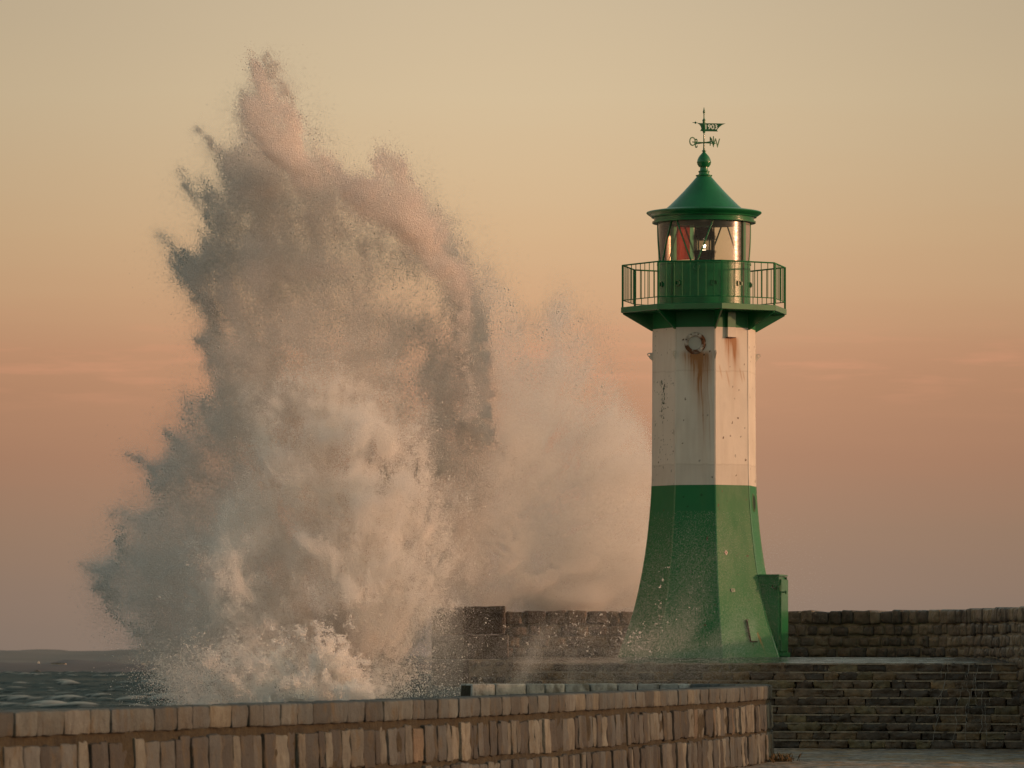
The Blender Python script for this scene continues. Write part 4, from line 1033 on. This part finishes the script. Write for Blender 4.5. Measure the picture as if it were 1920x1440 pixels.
def jet(P, w0, w1):
    a = 0
    n = len(P) - 1
    for i in range(n):
        ww_ = w0 + (w1 - w0) * (i + .5) / n
        a = np.maximum(a, line(P[i:i + 2], ww_))
    return a
JET = 0 * GU
for i_, P_ in enumerate(JETS): JET = np.maximum(JET, jet(P_, 7.0, 16.0) * (1.0 if i_ != 16 else .35))
lace = np.clip(.5 + 1.3 * fbm(GU / 7, GV / 7, 8, 3, 272), 0, 2)
TAU += JET * lace * (1.5 + 1.2 * sstep(760, 500, GU)) * .9

# fine edge clumps: lacy knots of heavier drops
edge = np.clip(m1 * (1 - m2) * 4, 0, 1) * sstep(700, 560, GU) + np.clip(m1 * (1 - m2) * 4, 0, 1) * sstep(380, 300, GV)
edge = np.clip(edge, 0, 1) * np.clip(fbm(GU / 8, GV / 8, 8, 3, 271) * 2.2 + .3, 0, 1.5)
# depth plan: metres behind the 145 m plane; the right wing lies behind the parapet
CW = np.interp(GU, [130, 500, 760, 900, 1000, 1250], [-2.5, -3.0, -1.5, 4.0, 7.5, 8.5])
CW = CW + 1.0 * fbm(wu / 110, wv_ / 110, 9, 2, 281)
# in front of the end pier only a thin veil
CWf = CW
TH = .4 + 1.5 * blur(m0, 26) ** 1.5
cell = (2.0 * S) ** 2
def sample(T, N, thick=TH, seed=1, clump=1.6, cw=None, stretch=1.0):
    """N droplets spread over the plan in proportion to T, knotted in three dimensions"""
    g = np.random.default_rng(seed); p_ = (T / T.sum()).ravel(); M_ = int(N * 2.9)
    k_ = g.choice(p_.size, M_, p=p_); u = GU.ravel()[k_] + g.uniform(-1, 1, M_); v = GV.ravel()[k_] + g.uniform(-1, 1, M_)
    th = thick.ravel()[k_]; c = (CW if cw is None else cw).ravel()[k_]; t_ = g.normal(0, .5, M_)
    a_ = np.degrees(np.arctan2(u - OU, OV - v)) / 3.4; r_ = np.hypot(u - OU, v - OV) / 90
    wv2 = t_ * th * 2
    nn = .55 * fbm(u / 15, v / 15, (wv2 + c) / .3, 3, 301, .6) + .45 * vn(a_, r_, (wv2 + c) / .8, 311) + 1.25 * fbm(u / 62, v / 62, (wv2 + c) / .95, 3, 331, .5)
    pr_ = 1 / (1 + np.exp(-clump * 3.4 * (nn - .12)))
    ok = g.random(M_) < pr_; ok = np.nonzero(ok)[0][:N]
    return u[ok], v[ok], (c + wv2)[ok]
def lognorm(n, med, sg, lo, hi, seed): return np.clip(np.exp(np.random.default_rng(seed).normal(math.log(med), sg, n)), lo, hi)
FOGP = .34 + .30 * blob(320, 1090, 110, 170) + .2 * sstep(420, 300, GU) + .61 * sstep(870, 950, GU) + .25 * blob(620, 640, 160, 130) + .15 * blob(860, 1000, 120, 160)  # bigger share of the lightened mist drops where the fan should look brighter
FOGP = np.clip(FOGP, 0, .95); FOG = blur(TAU * FOGP, 5) * (1 + .25 * fbm(wu / 40, wv_ / 40, 3, 3, 777)) * (1 - .72 * np.clip(rift * (.7 + 1.0 * fbm(wu / 14, wv_ / 8, 5, 3, 291)), 0, 1)) * np.exp(.35 * streak * sstep(880, 980, GU) + .85 * sstep(880, 980, GU) * fbm(np.degrees(np.arctan2(wu - 790, 1170 - wv_)) / 4.5, np.hypot(wu - 790, wv_ - 1170) / 130, 8, 4, 787, .55)); TAU = TAU * (1 - FOGP) * 1.15
af = FOG.sum() * cell; NFG = int(af / (math.pi * .0034 ** 2 * 1.13)); print('fog', NFG)
u, v, wz_ = sample(FOG, NFG, seed=21, clump=.35, thick=TH * 1.15)
droplets('spray_fog', to_world(u, v, wz_, 142.5), lognorm(len(u), .0034, .25, .002, .01, 22), 'soft fog of fine droplets filling the spray fan and its pale right wing beside the lighthouse', 'mist', mt='mist')
area = TAU.sum() * cell
print('tau area m2', area, 'max', TAU.max())
MED, SG = .0044, .33
N1 = int(area / (math.pi * MED ** 2 * math.exp(2 * SG ** 2)) * QUAL)
print('N1', N1)
u, v, wz_ = sample(TAU, N1, seed=1)
r1 = lognorm(len(u), MED / math.sqrt(QUAL), SG, .002, .03, 2)
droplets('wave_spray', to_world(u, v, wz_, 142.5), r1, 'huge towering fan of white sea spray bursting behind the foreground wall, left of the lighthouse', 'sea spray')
# the crest: dense curtains of water in the low sun, their droplet colour lightened and warmed too
CR = 3.2 * line([(668, 345), (700, 385), (745, 408), (800, 445), (845, 500), (880, 565), (888, 640), (900, 740), (912, 800)], 21) + 1.8 * line([(735, 310), (765, 365), (815, 425), (850, 480)], 24) + 3.0 * line([(478, 225), (500, 262), (545, 300), (590, 338)], 17) + 2.0 * line([(545, 205), (552, 260), (575, 330)], 12) + 1.6 * line([(475, 135), (495, 185), (530, 215)], 14) + 1.2 * line([(625, 300), (650, 330), (690, 372)], 16) + 1.3 * line([(560, 330), (566, 360), (580, 375)], 7)
CR *= np.exp(1.0 * fbm(wu / 13, wv_ / 13, 12, 3, 431, .6)) * (.35 + .65 * sstep(.3, .7, m1))
CR *= .35 + .65 * sstep(860, 760, GV); CR *= 1.8
NC_ = int(CR.sum() * cell / (math.pi * .0062 ** 2 * 1.33)); print('crest', NC_)
u, v, wz_ = sample(CR, NC_, thick=1.5 + 0 * TH, seed=31, clump=1.2, cw=CW - 4.4 + .8 * fbm(wu / 45, wv_ / 45, 3, 2, 441))
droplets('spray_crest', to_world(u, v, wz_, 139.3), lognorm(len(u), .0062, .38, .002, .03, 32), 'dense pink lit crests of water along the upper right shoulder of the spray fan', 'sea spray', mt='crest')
# the lower front billows, nearer to us and out of the fan's own shade, with a lightened droplet colour
LOB = np.array([(505, 715), (560, 690), (640, 700), (720, 770), (800, 850), (845, 960), (835, 1080), (785, 1190), (750, 1341), (350, 1341), (340, 1230), (345, 1130), (400, 1010), (415, 930), (480, 890), (500, 800)], float)
ml = inside(wu + 12 * fbm(GU / 12, GV / 12, 4, 3, 232), wv_ + 12 * fbm(GU / 12, GV / 12, 5, 3, 242), LOB).astype(float); ml = .3 * blur(ml, 5) + .7 * blur(ml, 26)
FL = ml * (.9 + 1.6 * blob(570, 800, 90, 110) + 1.4 * blob(720, 850, 90, 100) + 1.3 * blob(480, 1080, 110, 120) + 1.2 * blob(720, 1060, 90, 130))
FL += 2.4 * line([(560, 990), (610, 1030), (655, 1080), (690, 1150), (700, 1200)], 15) + 1.6 * line([(400, 1030), (440, 960), (480, 930)], 16) + 1.2 * line([(690, 800), (740, 850), (760, 920)], 12)
FL *= np.exp(1.0 * fbm(wu / 26, wv_ / 26, 13, 4, 451, .6) + .7 * streak)
NL_ = int(FL.sum() * cell / (math.pi * .0062 ** 2 * 1.33)); print('lobes', NL_)
FD = -6.6 + 1.7 * fbm(wu / 75, wv_ / 75, 4, 3, 461)
u, v, wz_ = sample(FL, NL_, thick=.55 + .6 * ml, seed=41, clump=1.7, cw=FD)
droplets('spray_billows', to_world(u, v, wz_, 138.4), lognorm(len(u), .0062, .38, .002, .03, 42), 'pale rolling billows of spray low in the middle of the fan', 'sea spray', mt='billow')
# the dark fold falling from the end of the crest
FO = (2.6 * line([(862, 545), (880, 610), (890, 700), (905, 770)], 20) * sstep(790, 640, GV) + 1.1 * line([(880, 640), (900, 760), (925, 860), (930, 930)], 30)) * np.exp(1.1 * fbm(wu / 12, wv_ / 14, 15, 3, 471, .6))
NF_ = int(FO.sum() * cell / (math.pi * .0062 ** 2 * 1.33))
u, v, wz_ = sample(FO, NF_, thick=.5 + 0 * TH, seed=51, clump=1.8, cw=CW - 3.2)
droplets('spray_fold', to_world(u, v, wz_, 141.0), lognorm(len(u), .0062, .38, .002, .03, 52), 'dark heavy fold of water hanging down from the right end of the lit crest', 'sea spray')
# heavier drops torn off at the fringes
fr = edge * m1 + .05 * m1
u, v, wz_ = sample(fr + 1e-9, 60000, thick=TH * .8, seed=5, clump=2.5)
u = u + rng.normal(0, 2.0, len(u)); v = v + rng.normal(0, 2.0, len(u))
droplets('torn_drops', to_world(u, v, wz_, 142.3), lognorm(len(u), .0085, .42, .003, .03, 6), 'knots of heavy drops torn from the ragged fringe of the tall spray fan', 'water drops')
# halo of single drops round the fan
hal = blur(m0, 17) * (1 - m0) * sstep(1330, 1200, GV) * sstep(1255, 1190, GU)
u, v, wz_ = sample(hal + 1e-9, 80000, seed=8, clump=.8)
droplets('fine_mist', to_world(u, v, wz_, 142.5), lognorm(len(u), .0036, .35, .002, .012, 9), 'fine veil of single droplets drifting round the edge of the spray fan', 'mist')
# white burst at the foot
B = sstep(.35, .9, blob(590, 1320, 120, 150) * 1.1 + .22 * fbm(wu / 14, wv_ / 14, 3, 4, 401)) * 2 + .8 * line([(400, 1340), (420, 1290), (450, 1250)], 40) * m1 + .5 * sstep(1250, 1330, GV) * sstep(330, 380, GU) * sstep(760, 700, GU)
B *= 1.4; B *= np.exp(.8 * fbm(GU / 10, GV / 10, 2, 3, 411)); B *= (GV < 1341)
NB = int(B.sum() * cell / (math.pi * .0085 ** 2 * 1.3) * 1.4)
u, v, wz_ = sample(B, NB, thick=.5 + 0 * TH, seed=12, cw=-13 + 1.2 * fbm(wu / 50, wv_ / 50, 3, 2, 421), clump=2.2)
droplets('foam_burst', to_world(u, v, wz_, 132.2), lognorm(len(u), .0085, .4, .003, .03, 13), 'bright white burst of foam leaping up just behind the foreground wall', 'foam', mt='foam')
# the hidden foot of the splash, down to the sea
n = 160000; g = np.random.default_rng(77); uu = g.uniform(250, 900, n); vv2 = 1335 + 340 * g.random(n); ww = -4 + g.normal(0, 2.0, n); uu = 600 + (uu - 600) * (1 - .25 * (vv2 - 1335) / 340)
droplets('splash_foot', to_world(uu, vv2, ww), lognorm(n, .02, .4, .008, .06, 78), 'churned white foot of the splash where it leaves the sea', 'foam')
# flecks thrown over the terrace, in front of the wall and the tower foot
def flecks(n, cu, cv, su, sv, w0, w1, med, seed, sg=.5):
    g = np.random.default_rng(seed); P = to_world(g.normal(cu, su, n), g.normal(cv, sv, n), g.uniform(w0, w1, n), 145 + (w0 + w1) / 2); r_ = lognorm(n, med, sg, .003, .022, seed + 1)
    if med > .009:      # torn flakes: a handful of drops hanging together
        k_ = 5; ax = g.normal(0, 1, (n, 3)); ax /= np.linalg.norm(ax, axis=1)[:, None]
        P = np.repeat(P, k_, 0) + np.repeat(ax * r_[:, None], k_, 0) * g.normal(0, 1.3, (n * k_, 1)) + g.normal(0, .5, (n * k_, 3)) * np.repeat(r_, k_)[:, None]; r_ = np.repeat(r_, k_) * g.uniform(.25, .75, n * k_)
    return P, r_
sets = [flecks(150, 1110, 1190, 55, 28, -7, -5, .012, 501), flecks(70, 1200, 1205, 24, 22, -7, -5, .013, 511), flecks(900, 1110, 1190, 70, 35, -7, -4, .004, 521, .3), flecks(1400, 1200, 1212, 26, 18, -7.5, -5, .0045, 531, .3),
        flecks(22, 1242, 1140, 5, 45, -7, -5.5, .013, 541), flecks(40, 1290, 1160, 40, 40, -7, -5.5, .006, 551), flecks(1800, 750, 1290, 55, 30, -14, -11, .008, 561), flecks(8000, 350, 1270, 42, 34, -14, -8, .007, 571, .3), flecks(260, 880, 1290, 40, 16, -14, -11, .007, 581)]
droplets('water_flecks', np.vstack([a for a, b in sets]), np.concatenate([b for a, b in sets]), 'white flecks of water flying in front of the dark parapet and the tower foot', 'water drops', mt='foam')
# drifting mist in front of the terrace and the tower foot
mist = .20 * np.exp(-((GV - 1215) / 60) ** 2) * sstep(1480, 1300, GU) * sstep(930, 1000, GU)
GU_, GV_ = GU, GV
GU, GV = np.meshgrid(np.arange(800, 1560, 4.0), np.arange(960, 1320, 4.0))
st_ = fbm((GU + .5 * GV) / 60, (GV) / 90, 4, 4, 601)
mist = (.30 * np.exp(-((GV - 1235) / 75) ** 2) * sstep(1500, 1250, GU) + .08 * np.exp(-((GV - 1130) / 130) ** 2) * np.exp(-((GU - 1290) / 150) ** 2)) * np.clip(.75 + .5 * st_, .2, 2)
mist *= 1.05; mist += .12 * np.exp(-((GU - 825 + .12 * (GV - 1200)) / 42) ** 2) * sstep(1120, 1200, GV) + .30 * np.exp(-((GU - 1010 + .45 * (GV - 1200)) / 16) ** 2) * sstep(1150, 1220, GV) + .16 * np.exp(-((GU - 1070) / 14) ** 2) * sstep(1200, 1240, GV)
mist *= sstep(1320, 1290, GV)
NM = int(mist.sum() * (4 * S) ** 2 / (math.pi * .0019 ** 2 * 1.15))
print('NM', NM)
CW = -7.4 + 0 * GU
g = np.random.default_rng(91); pm = (mist / mist.sum()).ravel(); k_ = g.choice(pm.size, NM, p=pm)
u = GU.ravel()[k_] + g.uniform(-2, 2, NM); v = GV.ravel()[k_] + g.uniform(-2, 2, NM)
droplets('drifting_mist', to_world(u, v, -8.2 + g.normal(0, .4, NM), 136.8), lognorm(NM, .0019, .25, .001, .008, 92), 'thin pale mist drifting low across the terrace steps and the tower foot', 'mist', mt='foam')
